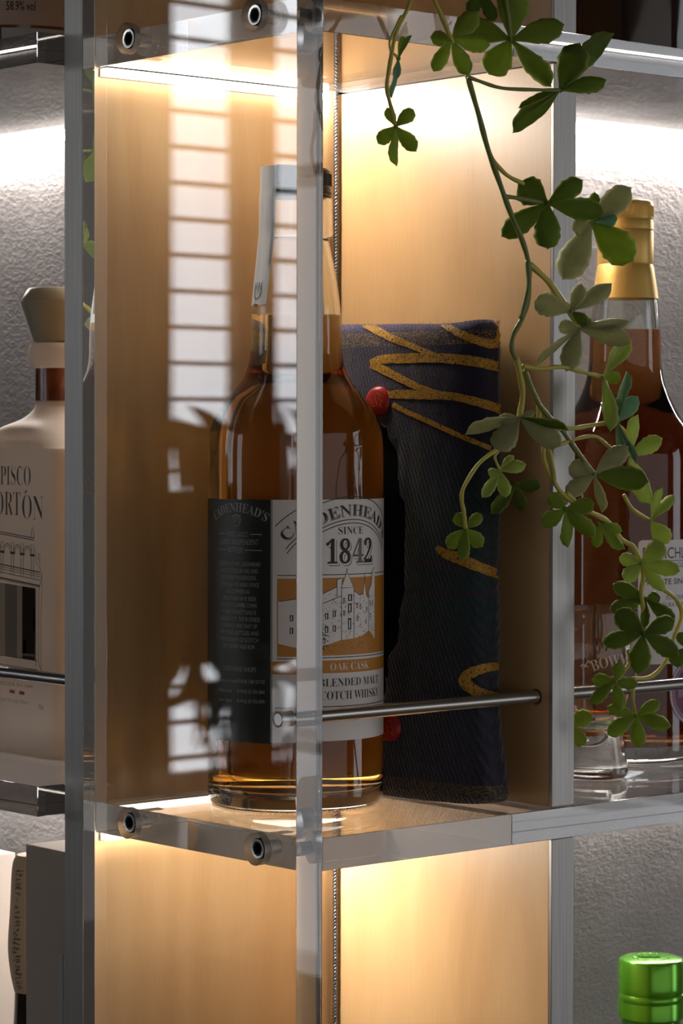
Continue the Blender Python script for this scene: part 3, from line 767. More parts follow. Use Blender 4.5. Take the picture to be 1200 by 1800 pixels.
for j in range(NV):
    v = (j+.5)/NV
    for i in range(NA):
        f = bm.faces.new((rings[j][i], rings[j][(i+1) % NA], rings[j+1][(i+1) % NA], rings[j+1][i]))
        a = 2*PI*(i+.5)/NA; x, y = sleeve_xy(a, v)
        if y > edge_l(v) and x < 8: f.material_index = 1
f = bm.faces.new(rings[-1]); f2 = bm.faces.new(list(reversed(rings[0])))
bmesh.ops.triangulate(bm, faces=[f, f2])
sleeve_bvh = BVHTree.FromBMesh(bm)
finish(bm, 'tweed_body', [TWEED, LINING], bag, smooth='all')
# short wool fibres standing out of the cloth
def fuzz(n=5200):
    fr_ = random.Random(8); bm2 = bmesh.new()
    for _ in range(n):
        v = fr_.uniform(0.02, 1.0) if fr_.random() < .55 else fr_.uniform(.93, 1.0); a = fr_.uniform(0.6, 2*PI-.6); x, y = sleeve_xy(a, v)
        if y > edge_l(v)-2 and x < 8: continue
        o_ = Vector((min(SX0+x*.97, XI-2), SY0+y*.985, v*SH)); d = Vector((math.cos(a)*1.3, math.sin(a), fr_.uniform(-.5, .8)+(1.6 if v > .96 else 0))).normalized()
        t = d.cross(Vector((fr_.uniform(-1, 1), fr_.uniform(-1, 1), fr_.uniform(-1, 1)))).normalized(); L = fr_.uniform(1.0, 2.6); w = .055
        s_ = d.cross(t)*w
        q = [bm2.verts.new(o_+s_), bm2.verts.new(o_-s_), bm2.verts.new(o_+d*L*.6+t*L*.15-s_*.7), bm2.verts.new(o_+d*L*.6+t*L*.15+s_*.7), bm2.verts.new(o_+d*L+t*L*.5)]
        bm2.faces.new(q[:4]); bm2.faces.new((q[3], q[2], q[4]))
    o = finish(bm2, 'wool_fuzz', simple('wool_fibre', (0.055, 0.045, 0.075), 0.9, spec=.1), bag, recalc=False); o['kind'] = 'stuff'
fuzz()
def to_sleeve(px, py, lift=0.5):
    r = ray(px, py).normalized(); h = sleeve_bvh.ray_cast(CAM, r)
    if h[0] is None: return None
    return h[0]+h[1]*lift if h[1].dot(r) < 0 else h[0]-h[1]*lift
def painted(pts, wid, name):
    pts = smooth_prof([(x, y, w) for (x, y), w in zip(pts, wid)], 7); L = []
    bm = bmesh.new(); n = len(pts); NW = 5
    for i, p in enumerate(pts):
        t = Vector((pts[min(i+1, n-1)][0]-pts[max(i-1, 0)][0], pts[min(i+1, n-1)][1]-pts[max(i-1, 0)][1])).normalized(); nn = Vector((-t.y, t.x))
        w = p[2]*(1+0.05*math.sin(i*1.7)); rw = []
        for k in range(NW):
            s = (k/(NW-1)-.5)*w
            rw.append(to_sleeve(p[0]+nn.x*s, p[1]+nn.y*s, 0.55))
        L.append(rw)
    vm = {}
    def V(i, k):
        if (i, k) not in vm: vm[i, k] = bm.verts.new(L[i][k])
        return vm[i, k]
    for i in range(n-1):
        for k in range(NW-1):
            q = [L[i][k], L[i+1][k], L[i+1][k+1], L[i][k+1]]
            if any(x is None for x in q): continue
            if max((q[0]-q[1]).length, (q[1]-q[2]).length, (q[2]-q[3]).length) > 16: continue
            bm.faces.new((V(i, k), V(i+1, k), V(i+1, k+1), V(i, k+1)))
    return finish(bm, name, PAINT, bag, smooth='all', recalc=False)
q1 = lambda L: [(580+x/3.333, 540+y/3.333) for x, y in L]
q3 = lambda L: [(760+x/2.727, 800+y/2.727) for x, y in L]
painted(q1([(205, 96), (330, 165), (450, 215), (600, 275), (680, 300)]), [15, 13, 11, 9, 8], 'brush_stroke')
painted(q1([(645, 88), (740, 145), (860, 195), (950, 215), (990, 180), (990, 90)]), [10, 13, 14, 16, 14, 12], 'brush_stroke')
painted(q1([(238, 325), (310, 306), (450, 300), (640, 297), (850, 318), (1010, 355)]), [8, 15, 17, 17, 18, 18], 'brush_stroke')
painted(q1([(245, 330), (380, 400), (520, 468), (660, 510)]), [16, 14, 12, 8], 'brush_stroke')
painted(q1([(330, 512), (440, 510), (560, 515), (720, 522), (860, 555), (1000, 600)]), [12, 16, 15, 14, 15, 16], 'brush_stroke')
painted(q1([(370, 570), (450, 612), (560, 660), (760, 752), (940, 828)]), [9, 9, 9, 9, 8], 'brush_stroke')
painted(q3([(22, 440), (60, 470), (130, 495), (220, 535), (350, 585)]), [8, 16, 20, 18, 15], 'brush_stroke')
painted(q3([(350, 1008), (250, 1020), (175, 1050), (158, 1090), (215, 1135), (290, 1155), (350, 1162)]), [11, 16, 19, 21, 18, 15, 12], 'brush_stroke')
def button(px, py, r):
    p = to_sleeve(px, py, 0.0)
    if p is None: p = on_plane(px, py, 0, SX0-17)
    nrm = Vector((-0.93, -0.32, 0.12)).normalized()
    bm = bmesh.new(); lathe(bm, smooth_prof([(0, 3.6), (r*.55, 3.4), (r*.85, 2.7), (r, 1.3), (r, 0.0)], 4)+[(0, 0)], 0, 0, 0, 48)
    bmesh.ops.transform(bm, matrix=Matrix.Translation(p+nrm*0.6) @ nrm.to_track_quat('Z', 'Y').to_matrix().to_4x4(), verts=bm.verts)
    o = finish(bm, 'button', RED_BTN, bag, smooth=50); o['label'] = 'round red button'
    def mp(u, v, lift):
        q = Matrix.Translation(p+nrm*0.6) @ nrm.to_track_quat('Z', 'Y').to_matrix().to_4x4() @ Vector((u, v, 3.75+lift-(u*u+v*v)/(r*r)*0.7)); return q
    P = Print(mp, 0)
    P.stroke([(-4, 1), (-2, -2), (-1, 2.4), (0.6, -2.6)], 0.5, 0, .05); P.stroke([(0, 3.6), (2.6, 2.2), (1.4, 0.6), (3.6, -0.6), (2.4, -2.6), (3.4, -3.8)], 0.4, 0, .05); P.stroke([(-4.4, -1.2), (-2.6, -3.2), (-0.4, -3.0)], 0.4, 0, .05)
    P.done('button_print', [simple('faded_gold_print', (0.50, 0.17, 0.03), 0.4)], o)
button(668, 705, 7.2); button(688, 1279, 6.8)

# ================================================================== RIGHT-HAND BAY
# gold-capped whisky bottle
GX, GY = 342.0, 122.0
gb = empty('whisky_bottle', (GX, GY, 0), 'dark amber whisky bottle with gold foil capsule and single cask label, at the right', 'bottle')
OUT2 = [(37.5, 0.6), (39.6, 2.6), (41, 7), (41, 14), (41, 24), (41, 45), (41, 90), (41, 135), (41, 158), (41, 166), (40.6, 172), (38.5, 180), (34.6, 187), (29, 195), (23.4, 207), (20.6, 219), (19.7, 240), (18.2, 256), (16.0, 268), (14.6, 276), (14.4, 300)]
glass_bottle(gb, GX, GY, 0, OUT2, 2.6, 240.5, BOTTLE_GLASS, WHISKY_DARK, 9.0)
bm = bmesh.new()
capsule = [(0, 312.4), (13.2, 312.4), (14.9, 311.6), (15.5, 310), (15.5, 302.4), (15.1, 301.6), (15.6, 300.6), (15.7, 296.2), (15.2, 295.4), (15.7, 294.4), (15.75, 277.8), (15.3, 276.6), (15.8, 275.4), (17.0, 268), (18.55, 257.5), (18.2, 257.4), (15.2, 276), (14.9, 299.9), (0, 300.4)]
lathe(bm, capsule, GX, GY, 0, 96)
for k in range(84):
    a = 2*PI*k/84; c_, s_ = math.cos(a), math.sin(a)
    q = [bm.verts.new((GX+r*c_-t*s_, GY+r*s_+t*c_, z)) for r, t, z in ((15.4, -.3, 303.2), (15.4, .3, 303.2), (15.8, 0, 303.4), (15.4, -.3, 309.4), (15.4, .3, 309.4), (15.8, 0, 309.0))]
    for f in ((0, 2, 5, 3), (2, 1, 4, 5), (0, 1, 2), (3, 5, 4)): bm.faces.new([q[i] for i in f])
finish(bm, 'capsule', GOLD, gb, smooth=28)
RG = 41.12; A_G = FACING + math.radians(48); P = Print(wrap(GX, GY, RG, A_G, 0), 1.6)
Z2 = lambda y: zpx(y, 1469.0)
hwg = RG*math.radians(43.5); rc = 2.6; zt_, zb_ = Z2(948), Z2(1166)
P.poly([(-hwg+rc-rc*math.cos(a), zt_-rc+rc*math.sin(a)) for a in [PI/2*i/6 for i in range(7)]] + [(hwg-rc+rc*math.sin(a), zt_-rc+rc*math.cos(a)) for a in [PI/2*i/6 for i in range(7)]] +
       [(hwg-rc+rc*math.cos(a), zb_+rc-rc*math.sin(a)) for a in [PI/2*i/6 for i in range(7)]] + [(-hwg+rc-rc*math.sin(a), zb_+rc-rc*math.cos(a)) for a in [PI/2*i/6 for i in range(7)]], 0, 0.0)
L0 = -hwg+2.6
P.text('BRUICHLADDICH', L0, Z2(980.5), 6.2, 1, 0.08, 55, -0.004, align='LEFT')
P.rect(L0, hwg-3, Z2(984.6)-.16, Z2(984.6)+.16, 1, 0.08)
P.text('ISLAY SINGLE MALT', L0+4, Z2(996.5), 2.9, 1, 0.08, 38, -0.012, align='LEFT')
P.text('PRIVATE SINGLE CASK', L0, Z2(1026), 3.1, 1, 0.08, 48, 0.008, align='LEFT')
for y, t, w in ((1053, '020/204', 13), (1066, 'MATURATION: W', 26), (1079, 'YEARS', 11)): P.text(t, L0+ (14 if t[0] == '0' else 7), Z2(y), 2.5, 1, 0.08, w, -0.008, align='LEFT')
lb = P.done('front_label', [PAPER_W, INK], gb); lb['label'] = 'white label with rounded corners'
P = Print(wrap(GX, GY, RG, FACING+math.radians(57), 0), 1.6); zc = Z2(1218)
def disc(P, r0, r1, zc, mi, lift, n=40):
    for i in range(n):
        a, b = 2*PI*i/n, 2*PI*(i+1)/n
        if r0 == 0: P.poly([(0, zc), (r1*math.cos(a), zc+r1*math.sin(a)), (r1*math.cos(b), zc+r1*math.sin(b))], mi, lift)
        else: P.poly([(r0*math.cos(a), zc+r0*math.sin(a)), (r1*math.cos(a), zc+r1*math.sin(a)), (r1*math.cos(b), zc+r1*math.sin(b)), (r0*math.cos(b), zc+r0*math.sin(b))], mi, lift)
disc(P, 0, 18.5, zc, 0, 0.02); disc(P, 17.2, 17.8, zc, 1, 0.06); disc(P, 0, 14.5, zc, 2, 0.06)
P.rect(-12, 12, zc-2.6, zc+2.6, 0, 0.10)
sl = P.done('round_sticker', [simple('mauve_print', (0.30, 0.17, 0.25), 0.5), PAPER_W, simple('plum_print', (0.16, 0.04, 0.09), 0.5)], gb); sl['label'] = 'round mauve sticker'

# etched tasting glass
TX, TY = 266.0, 72.0
tg = empty('tasting_glass', (TX, TY, 0), 'small clear tasting glass with etched lettering beside the divider', 'glass')
go = smooth_prof([(16.2, 0.3), (17.6, 2.2), (17.7, 6.5), (16.6, 12), (15.2, 20), (14.5, 28), (15.4, 36), (18.6, 44), (22.0, 52), (24.2, 60), (24.8, 67), (24.2, 76), (22.8, 89.2)], 5)
def glass_r(z):
    for (ra, za_), (rb, zb2) in zip(go[:-1], go[1:]):
        if za_ <= z <= zb2: return ra+(rb-ra)*(z-za_)/max(zb2-za_, 1e-6)
    return go[-1][0]
gi = [(max(r-1.3, 1), z) for r, z in reversed(go) if z > 34]
bm = bmesh.new(); lathe(bm, [(0, 1.0), (12, 0.6)]+go+[(22.4, 89.8), (21.8, 89.7)]+gi[1:]+[(12.2, 30.5), (8.5, 27.0), (4, 25.4), (0, 25.0)], TX, TY, 0, 96)
finish(bm, 'glass_body', simple('clear_glass', (0.985, 0.985, 0.985), 0.0, 0, 1.0, 1.5), tg, smooth=50)
ETCH = simple('etched_frosting', (0.62, 0.60, 0.58), 0.8)
def gmap(u, v, lift):
    rr = glass_r(v)+lift; a = FACING + u/24.5; return (TX+rr*math.cos(a), TY+rr*math.sin(a), v)
P = Print(gmap, 1.0)
P.text(serif('BOWMORE'), 13.5, 61.0, 6.0, 0, 0.08, 34, -0.006, 44.0)
P.stroke([(-9.8, 60.4), (-8.2, 61.8), (-7.0, 61.0), (-5.6, 63.8), (-4.8, 62.2)], 0.7, 0, 0.08); P.stroke([(-8.6, 59.6), (-6.8, 60.8), (-5.6, 60.2)], 0.6, 0, 0.08)
P.stroke([(2, 53.8), (11, 55.6), (20, 53.8)], 0.35, 0, 0.08)
P.done('etched_lettering', [ETCH], tg)

# green-capped bottle in the lower bay
NX, NY, NZ = 350.0, 108.0, -112.0
gn = empty('green_bottle', (NX, NY, -376), 'bottle with a bright green metal cap at the lower right', 'bottle')
GREEN = simple('green_lacquered_metal', (0.13, 0.46, 0.02), 0.25, 0.55, coat=0.3)
bm = bmesh.new(); lathe(bm, [(0, 0), (15.6, -0.1), (17.4, -0.8), (18.2, -2.2), (18.4, -16), (18.4, -19.0), (18.1, -19.6), (18.7, -20.6), (18.8, -23.0), (18.2, -24.0), (18.5, -25.0), (18.5, -33.0), (17.6, -34.2), (17.2, -34.3), (0, -34.3)], NX, NY, NZ, 96)
rnd = random.Random(11)
for k in range(16):
    a = 2*PI*k/16; x, y = NX+9.6*math.cos(a), NY+9.6*math.sin(a)
    if k % 5: lathe(bm, smooth_prof([(0, 0.45), (0.7, 0.3), (1.0, 0.0)], 2), x, y, NZ, 8)
tube(bm, [(NX-6+12*i/8*0.76, NY+3.4-12*i/8*0.65+1.0*math.sin(i*1.9), NZ+0.15) for i in range(9)], 0.5, 6)
finish(bm, 'cap', GREEN, gn, smooth=35)
bm = bmesh.new(); lathe(bm, [(0, -34.5), (16.6, -34.5)]+smooth_prof([(16.6, -36), (16.9, -60), (18, -75), (26, -92), (36, -108), (38, -120), (38, -200), (38, -262)], 5)+[(36.5, -263.9), (0, -263.9)], NX, NY, NZ, 72)
finish(bm, 'glass_body', simple('green_bottle_glass', (0.10, 0.42, 0.04), 0.08, 0, 0.5, 1.5), gn, smooth=50)

# dark bottle above, cut by the frame
bm = bmesh.new(); lathe(bm, [(0, 1.5), (36, 0.4)]+smooth_prof([(38, 0.6), (41, 4), (42, 10), (42, 60), (42, 160)], 4)+smooth_prof([(42, 160), (40, 176), (26, 196), (17, 212), (15, 240), (15, 262)], 5)[1:]+[(0, 262)], 338, 118, ZU, 96)
db = finish(bm, 'dark_bottle', simple('dark_brown_glass', (0.035, 0.016, 0.010), 0.06, 0, 0.25, 1.5), None, smooth=50)
tag(db, 'dark brown bottle standing on the upper shelf at the top right', 'bottle')

# ================================================================== LEFT-HAND BAY
# frosted pisco bottle
CX, CY, CZ0 = 80.0, 296.0, DZ
pb = empty('pisco_bottle', (CX, CY, CZ0), 'cream frosted pisco bottle with flared stopper and printed arcade, at the left', 'bottle')
CREAM, nt, b = new_mat('cream_frosted_glass')
b.inputs['Base Color'].default_value = (0.92, 0.82, 0.71, 1); b.inputs['Roughness'].default_value = 0.55; b.inputs['Transmission Weight'].default_value = 0.5; b.inputs['IOR'].default_value = 1.3
def loft(bm, secs, cx, cy, n=72):
    rings = []
    for hx, hy, z, e in secs:
        ring = []
        for i in range(n):
            a = 2*PI*(i+.5)/n; c_, s_ = math.cos(a), math.sin(a)
            ring.append(bm.verts.new((cx+math.copysign(abs(c_)**e, c_)*hx, cy+math.copysign(abs(s_)**e, s_)*hy, z)))
        rings.append(ring)
    for r0, r1 in zip(rings[:-1], rings[1:]):
        for i in range(n): bm.faces.new((r0[i], r0[(i+1) % n], r1[(i+1) % n], r1[i]))
    bm.faces.new(list(reversed(rings[0]))); bm.faces.new(rings[-1])
HX, HY = 36.0, 45.5
secs = smooth_prof([(HX-4, HY-4, 8.0, .30), (HX-.6, HY-.6, 11.0, .26), (HX, HY, 18, .24), (HX, HY, 100, .24), (HX, HY, 166, .24), (HX-.8, HY-1.5, 174, .28), (HX-6, HY-9, 181.5, .42), (27, 29, 185.6, .62), (20.5, 21, 189.5, .85), (15.6, 15.6, 194.5, 1), (14.2, 14.2, 200, 1), (14.0, 14.0, 217, 1)], 5)
bm = bmesh.new(); loft(bm, secs, CX, CY); finish(bm, 'bottle_body', CREAM, pb, smooth=50)
bm = bmesh.new(); lathe(bm, smooth_prof([(14.1, 216.8), (16.6, 219.5), (18.2, 223), (18.0, 227.5), (16.8, 230.6)], 4)+[(0, 231.4)], CX, CY, 0, 64)
finish(bm, 'collar', CREAM, pb, smooth=50)
bm = bmesh.new(); lathe(bm, [(14.25, 198.2), (14.35, 217.0)], CX, CY, 0, 64)
def bandm():
    m, nt, b = new_mat('brown_red_neck_band'); n_ = noise(nt, coords(nt, (260, 260, 60)), 1.0, 4)
    nt.links.new(ramp(nt, n_, [(0.35, (0.075, 0.018, 0.010)), (0.6, (0.20, 0.06, 0.022)), (0.7, (0.30, 0.13, 0.05))]), b.inputs['Base Color']); b.inputs['Roughness'].default_value = 0.22; return m
finish(bm, 'neck_band', bandm(), pb, smooth='all')
bm = bmesh.new(); lathe(bm, [(0, 231.6), (15.0, 231.6), (15.4, 232.6), (21.6, 251.0), (22.2, 253.4), (21.6, 255.2), (18.6, 260.0), (17.6, 260.6), (0, 260.8)], CX, CY, 0, 72)
finish(bm, 'stopper', simple('olive_grey_stopper', (0.34, 0.31, 0.235), 0.38), pb, smooth=30)
XF = CX-HX-0.05
P = Print(lambda u, v, l: (XF-l, CY-u, v), 0)
def pp(px, py):
    q = on_plane(px, py, 0, XF); return (CY-q.y, q.z)
GREY_INK = simple('dark_grey_print', (0.045, 0.042, 0.042), 0.5); RED_INK = simple('red_print', (0.42, 0.04, 0.03), 0.5)
def ptext(s, px0, px1, yb, h, px=None, mi=0, thin=-0.016, ser=True):
    a = pp(px0, yb); b_ = pp(px1, yb+ (px1-px0)*0.11)
    P.text(serif(s) if ser else s, (a[0]+b_[0])/2, (a[1]+b_[1])/2, h, mi, 0.05, abs(b_[0]-a[0]), thin)
ptext('PISCO', 1, 54, 850, 10.6); ptext('PORT', -22, 36, 902, 13.2)
ptext('O', 39, 56, 911, 13.2); ptext('N', 58, 76, 913, 13.2)
a = pp(44, 866); P.stroke([(a[0]-0.4, a[1]-.6), (a[0]+1.6, a[1]+1.2)], [0.5, 1.2], 0, 0.05)
ptext('DESDE', -14, 18, 790, 4.4, mi=1, thin=0.0, ser=False); ptext('1684', 28, 54, 797, 4.4, mi=1, thin=0.0, ser=False)
def pln(pts, w=0.42): P.stroke([pp(x, y) for x, y in pts], w, 0, 0.05)
for dy in (0, 3.5): pln([(-45, 931+dy-5), (60, 946+dy)], 0.5)
pln([(55, 945), (55, 937), (57, 926), (59, 937), (60, 946)], 0.45)
for x in (-18, 2, 20, 37, 55): pln([(x, 950+(x)*0.12), (x, 1008+x*0.14)], 0.4); pln([(x+4, 950+x*.12), (x+4, 1008+x*.14)], 0.4); pln([(x-2, 969+x*.12), (x+6, 970+x*.12)], 1.3)
for x0, x1 in ((-14, 2), (6, 20), (24, 37), (41, 55)):
    xm, r_ = (x0+x1)/2, (x1-x0)/2
    pln([(xm-r_*math.cos(t), 967+xm*.13-13*math.sin(t)) for t in [PI*i/12 for i in range(13)]], 0.45)
    pln([(xm-(r_-2)*math.cos(t), 969+xm*.13-11*math.sin(t)) for t in [PI*i/12 for i in range(13)]], 0.3)
for dy, w in ((0, 0.6), (4, .3), (8, .3), (14, .35), (24, 0.9), (27, .3)): pln([(-45, 988+dy-6), (70, 1006+dy)], w)
pln([(62, 965), (64, 990), (70, 998), (70, 976), (68, 972), (66, 978), (69, 986)], 0.35)
pln([(70, 998), (73, 1010), (71, 1026), (68, 1040), (68, 1168), (74, 1180)], 0.4); pln([(63, 1035), (63, 1172)], 0.4); pln([(74, 1010), (72, 1100), (72, 1178)], 0.3)
for y in (1152, 1168): pln([(-45, y-8), (66, y+10)], 0.4)
def pq(x0, x1, y0, y1, mi, sl=0.16): P.poly([pp(x0, y0+x0*sl), pp(x1, y0+x1*sl), pp(x1, y1+x1*sl), pp(x0, y1+x0*sl)], mi, 0.03)
pq(-40, 9, 1024, 1152, 3); pq(9, 30, 1024, 1152, 4); pq(30, 39, 1024, 1152, 3); pq(39, 62, 1024, 1152, 2)  # painted bands stand in for reflections and the view through the clear pane
pq(58, 61, 1060, 1100, 5); pq(41, 46, 1118, 1142, 5)
ptext('ESTABLECIDA EN 1684', -20, 57, 1201, 1.9, ser=False, thin=-.02); ptext('PRODUCTO DE PERU', -14, 50, 1231, 1.9, ser=False, thin=-.02); ptext('70cl', 68, 76, 1247, 2.6, ser=False, thin=-.01)
pq(17, 26, 1209, 1215, 5); pq(34, 43, 1209, 1215, 5)
P.done('front_print', [GREY_INK, CREAM, simple('painted_pane_dark', (0.022, 0.014, 0.010), 0.06), simple('painted_pane_pale', (0.40, 0.32, 0.24), 0.12), simple('painted_pane_grey', (0.21, 0.17, 0.14), 0.12), RED_INK], pb)

# bottle on the shelf above, cut by the frame
ul = empty('labelled_bottle', (42, 280, ZU+2), 'amber bottle with a grey-brown label on the upper shelf, top left', 'bottle')
bm = bmesh.new(); lathe(bm, [(0, 1.2), (40, 0.3)]+smooth_prof([(42, 0.6), (44.5, 4), (45, 9), (45, 60), (45, 150)], 4)+smooth_prof([(45, 150), (43, 166), (28, 188), (17, 205), (15, 240), (15, 255)], 5)[1:]+[(0, 255)], 42, 280, ZU+2, 96)
finish(bm, 'glass_body', simple('amber_bottle_glass', (0.30, 0.13, 0.03), 0.05, 0, 0.55, 1.5), ul, smooth=50)
P = Print(wrap(42, 280, 45.15, FACING, ZU+2), 1.6); P.rect(-24, 40, 14, 110, 0, 0); P.rect(-40, -24, 10, 110, 2, 0); P.rect(-4, 40, 5.5, 12.5, 3, 0)
P.text('58.9% vol', 6, 21.5, 4.6, 1, 0.06, 15, 0.01)
P.done('front_label', [simple('grey_brown_paper', (0.48, 0.39, 0.33), 0.6), INK, simple('ochre_print', (0.55, 0.27, 0.03), 0.5), simple('pale_blue_strip', (0.40, 0.45, 0.50), 0.5)], ul)

# lower left: cartons and a paper-wrapped bottle
xg = 30.0; ztop = -34.2
gc = box_obj('carton', (xg, 112, 183.5, 257.3, -376, ztop), simple('grey_beige_card', (0.44, 0.375, 0.315), 0.75), bevel=0.5)
tag(gc, 'tall grey-beige carton next to the metal post, lower left', 'carton')
a = on_plane(103, 1676, 0, xg); b_ = on_plane(111.5, 1679, 0, xg)
bm = bmesh.new(); box(bm, xg-0.25, xg-0.03, b_.y, a.y, -250, a.z)
st = finish(bm, 'sticker', simple('pale_grey_sticker', (0.40, 0.38, 0.39), 0.5), gc); st['label'] = 'pale grey sticker'
yc = 338.0; p0 = on_plane(0, 1503, 1, yc); p1 = on_plane(27, 1498.5, 1, yc)
wc = box_obj('carton', (p0.x-40, p1.x, yc, yc+80, -376, p1.z), simple('white_card', (0.72, 0.66, 0.61), 0.7), bevel=0.5)
tag(wc, 'white carton cut by the left edge of the picture, lower left', 'carton')
WXc, WYc = 95.0, 300.0
pc = on_plane(60, 1600, 1, WYc); WXc = pc.x; kpx = FPX/depth_at(pc)
wbm = empty('wrapped_bottle', (WXc, WYc, -376), 'dark bottle wrapped in handwritten beige paper between the two cartons', 'bottle')
zz = lambda y: zpx(y, depth_at(pc))
prof = smooth_prof([((60-25)/kpx, zz(1742)), ((60-17.5)/kpx, zz(1705)), ((60-14)/kpx, zz(1660)), ((60-17.5)/kpx, zz(1600)), ((60-20.5)/kpx, zz(1535)), ((60-24)/kpx, zz(1512)), ((60-30)/kpx, zz(1502))], 6)
bm = bmesh.new(); lathe(bm, [(max(prof[0][0]-.4, 1), prof[0][1])]+prof+[(0, prof[-1][1])], WXc, WYc, 0, 48)
pw = finish(bm, 'paper_wrap', simple('beige_wrapping_paper', (0.50, 0.38, 0.25), 0.7), wbm, smooth=50)
def wr(z):
    for (ra, za_), (rb, zb2) in zip(prof[:-1], prof[1:]):
        if za_ <= z <= zb2: return ra+(rb-ra)*(z-za_)/max(zb2-za_, 1e-6)
    return prof[-1][0]
A_P = FACING - math.radians(38)
def wmap(u, v, lift):
    rr = wr(v)+lift; a = A_P+u/12.0; return (WXc+rr*math.cos(a), WYc+rr*math.sin(a), v)
P = Print(wmap, 0); rnd = random.Random(21); y = 1524.0
while y < 1732:
    h = rnd.uniform(4.5, 8)
    if 1568 < y < 1582: y += 8; P.stroke([(-.5, zz(y-5)), (.1, zz(y-4))], .6, 0, .08); P.stroke([(-.5, zz(y-1)), (.1, zz(y))], .6, 0, .08); y += 8; continue
    for k in range(rnd.randint(3, 5)):
        x0, y0 = rnd.uniform(-2.0, 1.0), rnd.uniform(0, h*.8)
        if rnd.random() < .6: q = [(x0, zz(y+y0)), (x0+rnd.uniform(1.2, 2.8), zz(y+y0-rnd.uniform(.5, 2)))]
        else: q = [(x0+1, zz(y+y0*.4)), (x0+rnd.uniform(-1, .8), zz(y+y0*.4+h*.6))]
        P.stroke(q, [0.55, 0.35], 0, 0.08)
    y += h+1.6
P.done('handwriting', [simple('brown_brush_ink', (0.09, 0.055, 0.05), 0.6)], pw)
bm = bmesh.new(); r0 = prof[0][0]; zt0 = prof[0][1]
lathe(bm, [(0, zt0+.3), (r0-.3, zt0+.3)]+smooth_prof([(r0-.3, zt0), (r0+.6, zt0-20), (r0+4, zt0-50), (32, zt0-90), (36, zt0-110), (36, -372)], 5)+[(34, -375.5), (0, -375.5)], WXc, WYc, 0, 64)
finish(bm, 'glass_body', simple('black_glass', (0.02, 0.016, 0.014), 0.1), wbm, smooth=50)

# ================================================================== THE HANGING VINE
def leaf_mat(name, col, under, edge):
    m, nt, b = new_mat(name)
    geo = node(nt, 'ShaderNodeNewGeometry'); at_ = node(nt, 'ShaderNodeAttribute', attribute_name='rim')
    n_ = noise(nt, coords(nt, (1, 1, 1)), 160, 3); 
    mx0 = node(nt, 'ShaderNodeMix', data_type='RGBA'); nt.links.new(n_, mx0.inputs['Factor']); mx0.inputs['A'].default_value = (*[c*.75 for c in col], 1); mx0.inputs['B'].default_value = (*[c*1.25 for c in col], 1)
    mx = node(nt, 'ShaderNodeMix', data_type='RGBA'); nt.links.new(geo.outputs['Backfacing'], mx.inputs['Factor']); nt.links.new(mx0.outputs['Result'], mx.inputs['A']); mx.inputs['B'].default_value = (*under, 1)
    m2 = node(nt, 'ShaderNodeMix', data_type='RGBA'); nt.links.new(at_.outputs['Fac'], m2.inputs['Factor']); nt.links.new(mx.outputs['Result'], m2.inputs['A']); m2.inputs['B'].default_value = (*edge, 1)
    nt.links.new(m2.outputs['Result'], b.inputs['Base Color']); b.inputs['Roughness'].default_value = 0.6; b.inputs['Specular IOR Level'].default_value = 0.25
    tr = node(nt, 'ShaderNodeBsdfTranslucent'); nt.links.new(m2.outputs['Result'], tr.inputs['Color'])
    ms = node(nt, 'ShaderNodeMixShader'); ms.inputs[0].default_value = 0.45
    nt.links.new(b.outputs[0], ms.inputs[1]); nt.links.new(tr.outputs[0], ms.inputs[2]); nt.links.new(ms.outputs[0], nt.nodes['Material Output'].inputs['Surface'])
    return m
LEAF = [leaf_mat('leaf_dark_green', (0.135, 0.205, 0.028), (0.26, 0.31, 0.12), (0.36, 0.42, 0.10)),
        leaf_mat('leaf_mid_green', (0.27, 0.38, 0.045), (0.36, 0.42, 0.15), (0.46, 0.54, 0.14)),
        leaf_mat('leaf_grey_green', (0.42, 0.43, 0.23), (0.42, 0.43, 0.25), (0.60, 0.60, 0.38)),
        leaf_mat('leaf_blue_green', (0.18, 0.33, 0.21), (0.26, 0.38, 0.24), (0.34, 0.46, 0.28)),
        leaf_mat('leaf_light_green', (0.44, 0.56, 0.13), (0.48, 0.56, 0.22), (0.62, 0.66, 0.28))]
STEM = simple('vine_stem', (0.50, 0.44, 0.08), 0.5)
STEM_D = simple('vine_stem_green', (0.19, 0.22, 0.055), 0.5)
FR = {'A': (640, 0, 2.143), 'B': (760, 460, 2.727), 'C': (760, 800, 2.727)}
def fx(f, x, y): o = FR[f]; return o[0]+x/o[2], o[1]+y/o[2]
vine = empty('hanging_vine', tuple(on_plane(905, 40, 1, -20)), 'green artificial vine with five-lobed leaf clusters trailing over the divider', 'plant')
lr = random.Random(31)
